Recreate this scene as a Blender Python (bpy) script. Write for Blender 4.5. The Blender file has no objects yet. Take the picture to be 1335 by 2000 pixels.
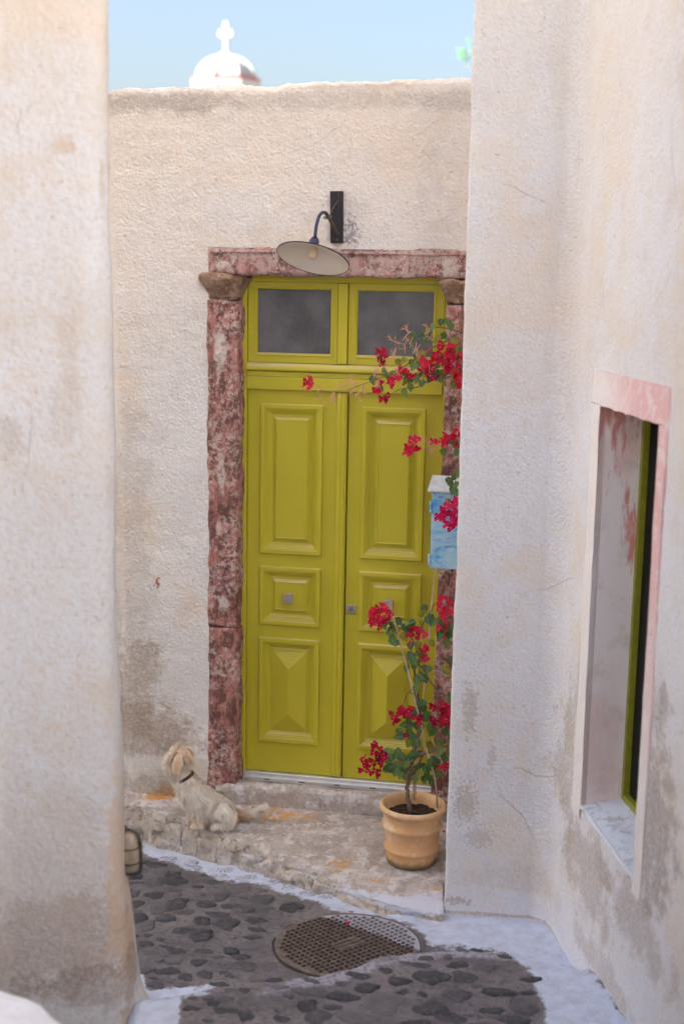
import bpy, math, random
import numpy as np
from mathutils import Vector, Matrix, noise as mnoise
random.seed(7); np.random.seed(7)
S = bpy.context.scene
COL = S.collection
PI = math.pi
R = math.radians

# ------------------------------------------------------------------ camera
H = 3.15                       # eye height above the lane
PITCH, ROLL, FPX = R(10.169), R(1.0027), 2625.6
TH = R(10.283)                 # the door wall is turned by this much
DW = 7.3                       # distance of the door
_r0 = np.array([1, 0, 0.]); FW = np.array([0, math.cos(PITCH), -math.sin(PITCH)]); _u0 = np.array([0, math.sin(PITCH), math.cos(PITCH)])
RT = math.cos(ROLL)*_r0 + math.sin(ROLL)*_u0
UP = -math.sin(ROLL)*_r0 + math.cos(ROLL)*_u0
EYE = np.array([0, 0, H])
cam = bpy.data.cameras.new('camera'); camo = bpy.data.objects.new('camera', cam); COL.objects.link(camo)
M = Matrix(((RT[0], UP[0], -FW[0], 0), (RT[1], UP[1], -FW[1], 0), (RT[2], UP[2], -FW[2], H), (0, 0, 0, 1)))
camo.matrix_world = M
cam.sensor_fit = 'VERTICAL'; cam.sensor_height = 36; cam.sensor_width = 24
cam.lens = FPX/2000*36
cam.clip_start = 0.05; cam.clip_end = 1500
cam.dof.use_dof = True; cam.dof.focus_distance = 7.05; cam.dof.aperture_fstop = 1.35
S.camera = camo
S.render.resolution_x = 683; S.render.resolution_y = 1024

# ------------------------------------------------------------------ world, sun
SUN_AZ, SUN_EL = -112.0, 38.0
w = bpy.data.worlds.new("World"); S.world = w; w.use_nodes = True
wn = w.node_tree
sky = wn.nodes.new('ShaderNodeTexSky'); sky.sky_type = 'NISHITA'; sky.sun_disc = False
sky.sun_elevation = R(SUN_EL); sky.sun_rotation = R(SUN_AZ % 360); sky.air_density = 1.0; sky.dust_density = 4.5; sky.ozone_density = 0.6
wn.links.new(sky.outputs[0], wn.nodes['Background'].inputs[0]); wn.nodes['Background'].inputs[1].default_value = 0.052
sl = bpy.data.lights.new('sun', 'SUN'); sl.energy = 5.0; sl.angle = R(0.5); sl.color = (1, .975, .94)
so = bpy.data.objects.new('sun', sl); COL.objects.link(so)
sd = Vector((math.sin(R(SUN_AZ))*math.cos(R(SUN_EL)), math.cos(R(SUN_AZ))*math.cos(R(SUN_EL)), math.sin(R(SUN_EL))))
so.rotation_euler = sd.to_track_quat('Z', 'Y').to_euler()
S.view_settings.view_transform = 'Standard'; S.view_settings.look = 'None'; S.view_settings.gamma = 1; S.view_settings.use_curve_mapping = False
S.view_settings.exposure = 2.58
S.cycles.denoising_prefilter = 'ACCURATE'; S.cycles.denoising_input_passes = 'RGB_ALBEDO_NORMAL'
S.cycles.max_bounces = 10; S.cycles.diffuse_bounces = 8

# ------------------------------------------------------------------ maths helpers
def ray(x, y): return FW + RT*(x-667.5)/FPX - UP*(y-1000)/FPX
def on_y(x, y, Y):
    d = ray(x, y); return EYE + d*(Y/d[1])
def on_surf(x, y, zf, it=12):
    z = 0.; d = ray(x, y)
    for _ in range(it):
        q = EYE + d*((z-H)/d[2]); z = .5*z + .5*zf(q[0], q[1])
    return EYE + d*((z-H)/d[2])
def to_px(P):
    P = np.asarray(P) - EYE; dd = P@FW
    return 667.5 + FPX*(P@RT)/dd, 1000 - FPX*(P@UP)/dd
_rng = np.random.RandomState(3); _T = _rng.rand(64, 64, 64)
def vn(x, y, z):
    x, y, z = np.broadcast_arrays(np.asarray(x, float), np.asarray(y, float), np.asarray(z, float))
    xi, yi, zi = np.floor(x).astype(int), np.floor(y).astype(int), np.floor(z).astype(int)
    fx, fy, fz = x-xi, y-yi, z-zi
    fx, fy, fz = [t*t*(3-2*t) for t in (fx, fy, fz)]
    g = lambda a, b, c: _T[(xi+a) % 64, (yi+b) % 64, (zi+c) % 64]
    l = lambda a, b, t: a+(b-a)*t
    return l(l(l(g(0,0,0), g(1,0,0), fx), l(g(0,1,0), g(1,1,0), fx), fy), l(l(g(0,0,1), g(1,0,1), fx), l(g(0,1,1), g(1,1,1), fx), fy), fz)*2-1
def fbm(x, y, z, s, o=3):
    a, t = 1., 0.
    for i in range(o):
        t = t + a*vn(np.asarray(x)*s+i*7.3, np.asarray(y)*s+i*3.1, np.asarray(z)*s+i*5.7); a *= .5; s *= 2.03
    return t
def sstep(a, b, x):
    t = np.clip((np.asarray(x, float)-a)/(b-a), 0, 1); return t*t*(3-2*t)

# ------------------------------------------------------------------ mesh helpers
def link(o, parent=None):
    COL.objects.link(o)
    if parent is not None: o.parent = parent
    return o
def tag(o, label=None, cat=None, group=None, kind=None):
    if label: o['label'] = label
    if cat: o['category'] = cat
    if group: o['group'] = group
    if kind: o['kind'] = kind
    return o
def empty(name, loc=(0, 0, 0), rz=0, label=None, cat=None, group=None):
    o = bpy.data.objects.new(name, None); link(o); o.location = loc; o.rotation_euler = (0, 0, rz); o.empty_display_size = .1
    return tag(o, label, cat, group)
class MB:
    def __init__(s): s.v = []; s.f = []
    def add(s, v, f):
        n = len(s.v); s.v += [tuple(float(c) for c in p) for p in v]; s.f += [tuple(i+n for i in q) for q in f]; return s
    def box(s, a, b, M=None):
        (x0, y0, z0), (x1, y1, z1) = a, b
        v = [(x0,y0,z0),(x1,y0,z0),(x1,y1,z0),(x0,y1,z0),(x0,y0,z1),(x1,y0,z1),(x1,y1,z1),(x0,y1,z1)]
        if M: v = [tuple(M @ Vector(p)) for p in v]
        return s.add(v, [(0,3,2,1),(4,5,6,7),(0,1,5,4),(1,2,6,5),(2,3,7,6),(3,0,4,7)])
    def tube(s, pts, rad, n=8, cap=True):
        pts = [Vector(p) for p in pts]; m = len(pts)
        if not hasattr(rad, '__len__'): rad = [rad]*m
        base = None; v = []; f = []
        for i, p in enumerate(pts):
            t = (pts[min(i+1, m-1)]-pts[max(i-1, 0)]).normalized()
            if base is None:
                base = t.orthogonal().normalized()
            base = (base-t*base.dot(t)).normalized(); b2 = t.cross(base)
            for k in range(n):
                a = 2*PI*k/n; v.append(p+(base*math.cos(a)+b2*math.sin(a))*rad[i])
        for i in range(m-1):
            for k in range(n):
                f.append((i*n+k, i*n+(k+1) % n, (i+1)*n+(k+1) % n, (i+1)*n+k))
        if cap: f.append(tuple(range(n-1, -1, -1))); f.append(tuple((m-1)*n+k for k in range(n)))
        return s.add(v, f)
    def lathe(s, prof, n=32, M=None, wob=0):
        v = []; f = []; m = len(prof)
        for (r, z) in prof:
            for k in range(n):
                a = 2*PI*k/n; rr = r*(1+wob*math.sin(3*a+z*20)); p = Vector((rr*math.cos(a), rr*math.sin(a), z))
                v.append(M @ p if M else p)
        for i in range(m-1):
            for k in range(n): f.append((i*n+k, i*n+(k+1) % n, (i+1)*n+(k+1) % n, (i+1)*n+k))
        return s.add(v, f)
    def build(s, name, mat, parent=None, smooth=False, bevel=0):
        me = bpy.data.meshes.new(name); me.from_pydata(s.v, [], s.f); me.update()
        if mat: me.materials.append(mat)
        if smooth: me.shade_smooth()
        o = bpy.data.objects.new(name, me); link(o, parent)
        if bevel:
            b = o.modifiers.new('bevel', 'BEVEL'); b.width = bevel; b.segments = 2; b.limit_method = 'ANGLE'; b.angle_limit = R(40)
        return o
def grid_faces(nr, nc, keep=None):
    f = []
    for i in range(nr-1):
        for j in range(nc-1):
            if keep is None or keep(i, j): f.append((i*nc+j, i*nc+j+1, (i+1)*nc+j+1, (i+1)*nc+j))
    return f
def np_mesh(name, V, F, mat, parent=None, smooth=True, attrs=None):
    me = bpy.data.meshes.new(name); me.from_pydata([tuple(p) for p in np.asarray(V, float).tolist()], [], F); me.update()
    if mat: me.materials.append(mat)
    if smooth: me.shade_smooth()
    for k, a in (attrs or {}).items():
        at = me.attributes.new(k, 'FLOAT', 'POINT'); at.data.foreach_set('value', np.asarray(a, np.float32))
    return link(bpy.data.objects.new(name, me), parent)
def spline(pts, n=6):
    P = [np.array(p, float) for p in pts]; P = [2*P[0]-P[1]]+P+[2*P[-1]-P[-2]]; o = []
    for i in range(1, len(P)-2):
        for k in range(n):
            t = k/n; a, b, c, d = P[i-1:i+3]
            o.append(.5*((2*b)+(-a+c)*t+(2*a-5*b+4*c-d)*t*t+(-a+3*b-3*c+d)*t**3))
    o.append(P[-2]); return o

# ------------------------------------------------------------------ material helpers
class NM:
    def __init__(s, name):
        s.m = bpy.data.materials.new(name); s.m.use_nodes = True; s.t = s.m.node_tree; s.b = s.t.nodes['Principled BSDF']
        s.geo = s.t.nodes.new('ShaderNodeNewGeometry'); s.pos = s.geo.outputs['Position']
    def n(s, t, **k):
        nd = s.t.nodes.new(t)
        for a, b in k.items(): setattr(nd, a, b)
        return nd
    def lk(s, a, b):
        if hasattr(a, 'is_output') or isinstance(a, bpy.types.NodeSocket): s.t.links.new(a, b)
        else: b.default_value = a
    def noise(s, scale, detail=4, rough=.55, vec=None, dist=0, stretch=None):
        nd = s.n('ShaderNodeTexNoise'); nd.inputs['Scale'].default_value = scale; nd.inputs['Detail'].default_value = detail
        nd.inputs['Roughness'].default_value = rough; nd.inputs['Distortion'].default_value = dist
        v = vec or s.pos
        if stretch:
            mp = s.n('ShaderNodeMapping'); mp.inputs['Scale'].default_value = stretch; s.lk(v, mp.inputs['Vector']); v = mp.outputs[0]
        s.lk(v, nd.inputs['Vector']); return nd.outputs[0]
    def ramp(s, x, a, b, lo=0, hi=1, kind='SMOOTHSTEP'):
        nd = s.n('ShaderNodeMapRange', interpolation_type=kind); s.lk(x, nd.inputs[0])
        nd.inputs[1].default_value = a; nd.inputs[2].default_value = b; nd.inputs[3].default_value = lo; nd.inputs[4].default_value = hi
        return nd.outputs[0]
    def mix(s, f, a, b, mode='MIX'):
        nd = s.n('ShaderNodeMix', data_type='RGBA', blend_type=mode); s.lk(f, nd.inputs[0])
        for x, i in ((a, 6), (b, 7)):
            if isinstance(x, tuple): x = (*x, 1) if len(x) == 3 else x
            s.lk(x, nd.inputs[i])
        return nd.outputs[2]
    def math(s, op, a, b=0):
        nd = s.n('ShaderNodeMath', operation=op); s.lk(a, nd.inputs[0]); s.lk(b, nd.inputs[1]); return nd.outputs[0]
    def sep(s, v=None):
        nd = s.n('ShaderNodeSeparateXYZ'); s.lk(v or s.pos, nd.inputs[0]); return nd.outputs
    def obj(s): return s.n('ShaderNodeTexCoord').outputs['Object']
    def attr(s, name): return s.n('ShaderNodeAttribute', attribute_name=name).outputs['Fac']
    def rnd(s): return s.n('ShaderNodeObjectInfo').outputs['Random']
    def bump(s, h, strength=.5, dist=.01, prev=None):
        nd = s.n('ShaderNodeBump'); s.lk(h, nd.inputs['Height']); nd.inputs['Strength'].default_value = strength; nd.inputs['Distance'].default_value = dist
        if prev is not None: s.lk(prev, nd.inputs['Normal'])
        return nd.outputs[0]
    def done(s, col=None, rough=None, nrm=None, metal=None, spec=None):
        if col is not None:
            if isinstance(col, tuple): col = (*col[:3], 1)
            s.lk(col, s.b.inputs['Base Color'])
        if rough is not None: s.lk(rough, s.b.inputs['Roughness'])
        if nrm is not None: s.lk(nrm, s.b.inputs['Normal'])
        if metal is not None: s.lk(metal, s.b.inputs['Metallic'])
        if spec is not None: s.b.inputs['Specular IOR Level'].default_value = spec
        return s.m
def blob(m, c, r, n, amt=.9):
    """stain or painted light shape: 1 in an ellipsoid round c, ragged by the noise n"""
    d = m.n('ShaderNodeVectorMath', operation='SUBTRACT'); m.lk(m.pos, d.inputs[0]); d.inputs[1].default_value = c
    e = m.n('ShaderNodeVectorMath', operation='DIVIDE'); m.lk(d.outputs[0], e.inputs[0]); e.inputs[1].default_value = r
    l = m.n('ShaderNodeVectorMath', operation='LENGTH'); m.lk(e.outputs[0], l.inputs[0])
    x = m.math('ADD', l.outputs['Value'], m.math('MULTIPLY', m.math('SUBTRACT', n, .5), 4.2))
    return m.ramp(x, .70, 1.25, amt, 0)

def plaster(name, stains_and_light=(), grain=1., cream=(.80, .735, .675), lime=(.81, .81, .825), lo=1.2, hi=4.0, creamamt=1., marks=(), bump=.75):
    m = NM(name)
    big = m.noise(1.1, 4, .6); mid = m.noise(6, 5, .6); fine = m.noise(70*grain, 5, .65); g2 = m.noise(26*grain, 4, .6); streak = m.noise(2.2, 5, .6, stretch=(3, 3, .45))
    z = m.sep()[2]
    f = m.ramp(z, lo, hi, 0, .75)  # warmer with height: pigment, and partly warm bounce and sky light painted in
    f = m.math('ADD', f, m.math('MULTIPLY', m.math('SUBTRACT', big, .5), 1.4)); f = m.math('ADD', f, m.math('MULTIPLY', m.math('SUBTRACT', streak, .5), 1.1))
    f = m.math('MULTIPLY', m.ramp(f, .05, .9), creamamt)
    c = m.mix(f, lime, cream)
    gf_ = m.noise(62*grain, 4, .7); c = m.mix(m.ramp(gf_, .46, .64, 0, .42), c, (cream[0]*.95, cream[1]*.82, cream[2]*.72))        # coloured grit in the render coat
    c = m.mix(m.ramp(mid, .50, .75, 0, .30), c, (.62, .56, .51)); c = m.mix(m.ramp(m.noise(1.8, 5, .65), .48, .66, 0, .55), c, (cream[0], cream[1]*.91, cream[2]*.80))
    pit = m.noise(38*grain, 3, .6)
    c = m.mix(m.ramp(pit, .64, .74, 0, .5), c, (.40, .30, .23))
    n1 = m.noise(4.5, 8, .78); n2 = m.noise(48, 6, .75)
    for (cc, rr, colr, amt) in stains_and_light:
        mask = m.math('MULTIPLY', blob(m, cc, rr, n1, amt), m.ramp(n2, .36, .60, .5, 1))
        c = m.mix(m.math('MULTIPLY', mask, .8), c, colr)
    n3 = m.noise(60, 3, .6)
    for (cc, rr, colr, amt) in marks:
        c = m.mix(blob(m, cc, rr, n3, amt), c, colr)
    drip = m.noise(5, 6, .7, stretch=(5, 5, .35)); c = m.mix(m.ramp(drip, .60, .72, 0, .30), c, (.56, .50, .46))
    vc = m.n('ShaderNodeTexVoronoi', feature='DISTANCE_TO_EDGE'); vc.inputs['Scale'].default_value = 1.3
    wv = m.n('ShaderNodeMixRGB'); wv.inputs[0].default_value = .12; nv_ = m.n('ShaderNodeTexNoise'); nv_.inputs['Scale'].default_value = 4; nv_.inputs['Detail'].default_value = 6; m.lk(m.pos, nv_.inputs['Vector']); m.lk(m.pos, wv.inputs[1]); m.lk(nv_.outputs['Color'], wv.inputs[2]); m.lk(wv.outputs[0], vc.inputs['Vector'])
    crk = m.math('MULTIPLY', m.ramp(vc.outputs['Distance'], .0, .006, .5, 0), m.ramp(m.noise(1.7, 3), .55, .66)); c = m.mix(crk, c, (.36, .29, .25))
    h = m.math('ADD', m.math('MULTIPLY', fine, .9), m.math('MULTIPLY', g2, .45)); h = m.math('ADD', h, m.math('MULTIPLY', m.noise(7, 3, .5), .7))
    vo = m.n('ShaderNodeTexVoronoi', feature='SMOOTH_F1'); vo.inputs['Scale'].default_value = 55*grain; m.lk(m.pos, vo.inputs['Vector'])
    h = m.math('ADD', h, m.math('MULTIPLY', vo.outputs['Distance'], -.35))
    return m.done(c, .93, m.bump(h, bump, .018), spec=.15)

BROWN = (.40, .30, .22); GREYB = (.42, .37, .32); DARKB = (.20, .16, .13)
def ony_t(x, y, Y): return tuple(float(t) for t in on_y(x, y, Y))
m_wall = plaster('roughcast_plaster', stains_and_light=[
    (ony_t(262, 1330, 7.35), (.17, .5, .25), BROWN, .75), (ony_t(270, 1430, 7.35), (.30, .5, .16), BROWN, .8), (ony_t(345, 1445, 7.3), (.18, .5, .10), BROWN, .55),
    (ony_t(300, 1560, 7.3), (.38, .5, .14), (.36, .30, .24), .75), (ony_t(330, 1575, 7.2), (.22, .4, .07), (.52, .25, .05), .9),
    (ony_t(560, 190, 7.1), (2.6, .8, .045), (.42, .37, .33), .5), (ony_t(280, 195, 7.3), (.5, .6, .07), (.38, .33, .30), .6),
    (ony_t(255, 1150, 7.35), (.12, .5, .8), GREYB, .45)],
    marks=[(ony_t(303, 1145, 7.28), (.014, .2, .035), (.35, .07, .03), .9), (ony_t(682, 455, 7.02), (.05, .2, .07), (.16, .13, .13), .6)])
m_right = plaster('smooth_plaster_right', stains_and_light=[
    (ony_t(1000, 1720, 6.15), (.22, .5, .08), (.54, .48, .40), .4), 
    (ony_t(1090, 1480, 5.9), (.08, .22, .36), (.40, .34, .30), .7), (ony_t(1150, 1700, 5.6), (.14, .34, .20), (.40, .33, .29), .7),
    (ony_t(1320, 1580, 4.85), (.2, .26, .40), (.31, .25, .215), .85), (ony_t(1260, 1800, 5.0), (.3, .4, .13), (.40, .33, .29), .7), (ony_t(1180, 1900, 5.3), (.3, .4, .07), (.44, .36, .30), .6),
    (ony_t(1000, 1790, 6.2), (.5, .5, .010), (.38, .29, .23), .7), (ony_t(1300, 100, 4.8), (.2, .3, .2), (.60, .46, .36), .4), (ony_t(1050, 620, 6.1), (.4, .4, .5), (.74, .64, .54), .4)],
    marks=[(ony_t(908, 1570, 6.2), (.05, .5, .10), (.48, .42, .38), .6), (ony_t(918, 1390, 6.2), (.035, .5, .13), (.50, .45, .42), .6), (ony_t(935, 1640, 6.2), (.07, .5, .05), (.52, .46, .42), .5), (ony_t(960, 1480, 6.2), (.02, .5, .06), (.50, .45, .42), .5), (ony_t(893, 1765, 6.2), (.06, .5, .02), (.40, .33, .27), .6)],
    grain=1.1, bump=.6, cream=(.77, .745, .715), lime=(.77, .80, .865), lo=1.6, hi=4.6, creamamt=.85)
m_left = plaster('worn_plaster_left', stains_and_light=[
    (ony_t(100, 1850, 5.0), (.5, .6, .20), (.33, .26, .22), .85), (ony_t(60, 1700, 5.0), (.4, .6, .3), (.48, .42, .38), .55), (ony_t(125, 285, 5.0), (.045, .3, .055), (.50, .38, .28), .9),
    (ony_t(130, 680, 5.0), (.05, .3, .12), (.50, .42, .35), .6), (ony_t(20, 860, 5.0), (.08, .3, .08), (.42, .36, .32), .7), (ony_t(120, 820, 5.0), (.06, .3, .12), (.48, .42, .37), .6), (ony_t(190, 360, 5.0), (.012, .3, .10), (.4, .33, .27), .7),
    (ony_t(0, 20, 5.0), (.3, .5, .12), (.66, .54, .45), .3), (ony_t(245, 1700, 5.2), (.05, .5, .5), (.62, .42, .24), .7), (ony_t(200, 1940, 5.0), (.3, .5, .10), (.28, .22, .19), .8)],  # the orange patch on the side face is warm bounce light painted in
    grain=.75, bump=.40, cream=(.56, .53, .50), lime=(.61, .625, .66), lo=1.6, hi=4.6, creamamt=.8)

def simple(name, col, rough=.5, metal=0, var=.12, ns=30, bump=0, bs=80, spec=.5):
    m = NM(name); c = m.mix(m.ramp(m.noise(ns, 5, .6, vec=m.obj()), .3, .7, 0, 1), tuple(x*(1-var) for x in col), tuple(min(1, x*(1+var)) for x in col))
    nr = m.bump(m.noise(bs, 4, vec=m.obj()), bump, .004) if bump else None
    return m.done(c, rough, nr, metal, spec)

# green paint of the door
def green():
    m = NM('olive_green_paint'); ob = m.obj()
    base = m.mix(m.ramp(m.noise(1.6, 4, .6), .3, .7), (.49, .435, .026), (.55, .485, .036))
    x, y, z = m.geo.outputs['Normal'], 0, 0
    nz = m.sep(m.geo.outputs['Normal'])[2]
    pale_top = m.math('MULTIPLY', m.ramp(nz, .25, .8), m.ramp(m.noise(22, 5, .6, stretch=(.15, .15, 3)), .25, .7, .15, .75))
    c = m.mix(pale_top, base, (.72, .62, .42))                                # paler streaked tone on upward faces
    spot = m.ramp(m.noise(120, 2, .5), .70, .76, 0, .35)
    c = m.mix(spot, c, (.22, .19, .05))
    return m.done(c, m.ramp(m.noise(6, 4), .3, .7, .38, .55), m.bump(m.noise(300, 3), .06, .002), spec=.4)
m_green = green()
m_frame = m_green

def stone_paint():
    m = NM('flaking_pink_stone'); a = m.noise(11, 9, .78, stretch=(1, 1, .6)); b = m.noise(20, 8, .78, dist=.4, stretch=(1, 1, .5)); c2 = m.noise(5, 6, .7)
    c = m.mix(m.ramp(a, .42, .58), (.36, .145, .125), (.56, .27, .245))
    c = m.mix(m.ramp(b, .46, .54, 0, .92), c, (.17, .08, .07))          # bare dark red stone
    z = m.sep()[2]; up_ = m.ramp(z, 3.05, 3.14)
    sp = m.noise(36, 8, .8)
    c = m.mix(m.math('MULTIPLY', m.ramp(sp, .47, .56, 0, .9), m.ramp(m.noise(5, 6, .7), .40, .56, .05, 1)), c, (.70, .56, .52))
    c = m.mix(m.math('MULTIPLY', up_, m.ramp(m.noise(16, 8, .75), .42, .6, 0, .8)), c, (.62, .46, .43))
    for (cc, rr) in ((ony_t(425, 690, 7.2), (.030, .3, .13)), (ony_t(433, 1190, 7.2), (.028, .3, .045)), (ony_t(430, 515, 7.15), (.05, .3, .022)), (ony_t(880, 520, 6.9), (.04, .3, .05)), (ony_t(430, 930, 7.2), (.02, .3, .10)), (ony_t(425, 1040, 7.2), (.02, .3, .05))):
        c = m.mix(m.math('MULTIPLY', blob(m, cc, rr, a, .85), m.ramp(sp, .38, .52, .2, 1)), c, (.74, .67, .62))
    h = m.math('ADD', a, m.math('MULTIPLY', b, .8))
    return m.done(c, .92, m.bump(m.math('ADD', h, m.math('MULTIPLY', sp, .5)), .9, .02), spec=.15)
m_stone = stone_paint()
def capital_mat():
    m = NM('weathered_capital_stone'); a = m.noise(14, 7, .7)
    c = m.mix(m.ramp(a, .4, .6), (.24, .15, .10), (.40, .28, .20)); c = m.mix(m.ramp(m.noise(30, 6, .7), .55, .62, 0, .8), c, (.50, .36, .32)); c = m.mix(m.ramp(m.noise(8, 5), .58, .64, 0, .7), c, (.40, .19, .17))
    return m.done(c, .95, m.bump(m.math('ADD', a, m.noise(45, 5)), .9, .02), spec=.1)
m_capital = capital_mat()

def ground_mat():
    m = NM('cobble_mortar'); wh = m.attr('white'); n = m.noise(9, 7, .7); n2 = m.noise(45, 5, .7)
    c = m.mix(m.ramp(m.noise(2.5, 5, .6), .35, .65), (.145, .132, .145), (.23, .21, .22)); c = m.mix(m.ramp(n2, .45, .65, 0, .55), c, (.085, .075, .085)); c = m.mix(m.ramp(n, .56, .66, 0, .5), c, (.27, .24, .235))
    ns = m.math('ADD', m.attr('nosing'), m.math('MULTIPLY', m.math('SUBTRACT', n, .5), 1.2)); c = m.mix(m.math('MULTIPLY', m.ramp(ns, .35, .75, 0, .85), m.ramp(m.attr('nosing'), .02, .2)), c, m.mix(m.ramp(n2, .4, .65), (.40, .40, .50), (.22, .20, .23)))
    t = m.math('ADD', wh, m.math('MULTIPLY', m.math('SUBTRACT', n, .5), 1.5)); t = m.math('ADD', t, m.math('MULTIPLY', m.math('SUBTRACT', n2, .5), .6))
    t2 = m.math('SUBTRACT', wh, .02)
    msk = m.math('MULTIPLY', m.ramp(t, .40, .68), m.ramp(t2, .0, .08))
    wc = m.mix(m.ramp(m.noise(14, 6, .7), .35, .7), (.60, .68, .86), (.50, .53, .66))
    c = m.mix(msk, c, wc)
    h = m.math('ADD', m.math('MULTIPLY', n, 1.0), m.math('MULTIPLY', n2, .6))
    return m.done(c, .9, m.bump(h, .7, .02), spec=.2)
m_ground = ground_mat()
def cobble_mat():
    m = NM('basalt_cobble'); r = m.rnd(); ob = m.pos
    c = m.mix(m.ramp(r, .35, .95, 0, 1, 'LINEAR'), (.048, .050, .064), (.135, .128, .142)); c = m.mix(m.ramp(m.noise(35, 6, .7), .5, .65, 0, .55), c, (.14, .12, .12)); c = m.mix(m.ramp(m.noise(90, 3, .7), .6, .66, 0, .5), c, (.24, .22, .22))
    wh = m.attr('white')
    return m.done(c, m.ramp(m.noise(20, 3), .3, .7, .42, .75), m.bump(m.noise(50, 6, .7), .7, .012), spec=.45)
m_cobble = cobble_mat()
def cobble_white_mat():
    m = NM('limewashed_cobble'); c = m.mix(m.ramp(m.noise(60, 8, .8), .40, .56), (.22, .22, .28), (.56, .60, .72))
    return m.done(c, .85, m.bump(m.noise(50, 6, .7), .7, .012), spec=.2)
m_cobble_w = cobble_white_mat()
def landing_mat():
    m = NM('worn_concrete_landing'); n = m.noise(7, 8, .72); n2 = m.noise(40, 6, .7); wh = m.attr('white'); og = m.attr('ochre'); rise = m.attr('riser')
    c = m.mix(m.ramp(n, .38, .62), (.40, .35, .325), (.58, .53, .51)); c = m.mix(m.ramp(n2, .5, .62, 0, .45), c, (.30, .245, .22))
    c = m.mix(m.ramp(m.noise(11, 7, .72), .50, .60, 0, .75), c, (.72, .70, .74))                # lime smears
    c = m.mix(m.math('MULTIPLY', rise, m.ramp(m.noise(18, 6, .7), .4, .6, .2, .8)), c, (.58, .52, .44))
    c = m.mix(m.math('MULTIPLY', rise, m.ramp(m.noise(30, 6, .7), .52, .62, 0, .8)), c, (.24, .20, .16))
    t = m.math('ADD', og, m.math('MULTIPLY', m.math('SUBTRACT', m.noise(21, 8, .78, dist=.6, stretch=(1, 1.9, 1)), .5), 2.2))
    c = m.mix(m.ramp(t, .57, .66, 0, .9), c, m.mix(m.ramp(n2, .4, .6), (.62, .28, .04), (.72, .40, .13)))   # flakes of old ochre paint
    t = m.math('ADD', wh, m.math('MULTIPLY', m.math('SUBTRACT', n, .5), 1.6)); c = m.mix(m.ramp(t, .5, .68, 0, .9), c, (.66, .70, .84))
    return m.done(c, .9, m.bump(m.math('ADD', n, m.math('MULTIPLY', n2, .5)), .8, .02), spec=.2)
m_landing = landing_mat()
m_white = NM('limewash'); m_white = m_white.done(m_white.mix(m_white.ramp(m_white.noise(9, 6, .7), .4, .75), (.66, .68, .76), (.55, .52, .54)), .9, m_white.bump(m_white.noise(22, 5), .5, .02), spec=.15)

# ------------------------------------------------------------------ terrain
gs = MB().add([(-600, -600, -.6), (600, -600, -.6), (600, 600, -.6), (-600, 600, -.6)], [(0, 1, 2, 3)])
tag(gs.build('ground', simple('dry_earth', (.28, .23, .17), .95, ns=.2)), kind='structure')

def lane0(x, y): return -.06*(np.asarray(y)-6.2) + .012*(np.asarray(x)-.6)
STEP = .11
edge_px = [(200, 1960), (310, 1946), (345, 1936), (441, 1929), (500, 1923), (551, 1916), (571, 1903), (647, 1896), (672, 1890), (712, 1876), (752, 1861), (800, 1855), (852, 1850), (900, 1847), (960, 1850), (1010, 1858), (1060, 1880)]
EDGE = np.array([on_surf(x, y, lambda a, b: lane0(a, b)+STEP)[:2] for x, y in edge_px])
def edge_y(x): return np.interp(x, EDGE[:, 0], EDGE[:, 1])
MH = on_surf(679, 1846, lane0); MHR = .348
def terrace(x, y):
    d = edge_y(x)-np.asarray(y) + .012*fbm(x, y, 0, 14, 2)
    fade = 1-.75*sstep(.62, .85, x)      # the step runs out into the whitewashed corner
    up = STEP*sstep(-.012, .03, d)*1.0
    soft = STEP*sstep(-.25, .12, d)
    return up*fade + soft*(1-fade)
def stairs_rise(y): return np.interp(y, [-6, 0, 1, 3, 4.2, 4.75, 5.0], [1.5, 1.5, 1.32, .52, .16, .0, 0])
def zlane(x, y, rough=True):
    z = lane0(x, y) + terrace(x, y) + stairs_rise(y)
    z = z - .32*sstep(-.80, -.93, x)*sstep(5.22, 5.04, y)
    if rough: z = z + .006*fbm(x, y, 0, 9, 3) + .003*fbm(x, y, 3, 40, 2)
    return z
def lane_flat(x, y): return float(zlane(x, y, False))

def poly_mask(px, py, poly, soft):
    """signed distance (pixels) to a polygon, squeezed to 0..1"""
    P = np.array(poly, float); n = len(P); ins = np.zeros(px.shape, bool); dm = np.full(px.shape, 1e9)
    for i in range(n):
        x0, y0 = P[i]; x1, y1 = P[(i+1) % n]
        c = ((y0 > py) != (y1 > py)) & (px < (x1-x0)*(py-y0)/((y1-y0) if y1 != y0 else 1e-9)+x0); ins ^= c
        t = np.clip(((px-x0)*(x1-x0)+(py-y0)*(y1-y0))/((x1-x0)**2+(y1-y0)**2+1e-9), 0, 1)
        dm = np.minimum(dm, np.hypot(px-x0-t*(x1-x0), py-y0-t*(y1-y0)))
    return np.clip(.5+np.where(ins, dm, -dm)/(2*soft), 0, 1)
WHITE = [
    ([(270, 1640), (347, 1651), (434, 1665), (520, 1686), (611, 1700), (700, 1736), (800, 1766), (860, 1780), (1032, 1785), (1085, 1810), (1140, 1880), (1215, 1972), (1260, 2080), (1072, 2080), (1070, 2000), (1050, 1936), (1030, 1900), (985, 1862), (900, 1850), (850, 1850), (835, 1842), (810, 1812), (740, 1792), (657, 1783), (581, 1748), (506, 1730), (421, 1712), (345, 1690), (290, 1675)], 16),
    ([(240, 1870), (272, 1885), (292, 1936), (345, 1930), (420, 1925), (400, 1940), (352, 1950), (346, 2100), (230, 2100)], 12)]
xs = np.arange(-1.6, 1.75, .016); ys = np.concatenate([np.arange(4.6, 7.75, .016)])
ynear = np.arange(-3, 4.6, .12)
ys = np.concatenate([ynear, ys])
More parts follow.
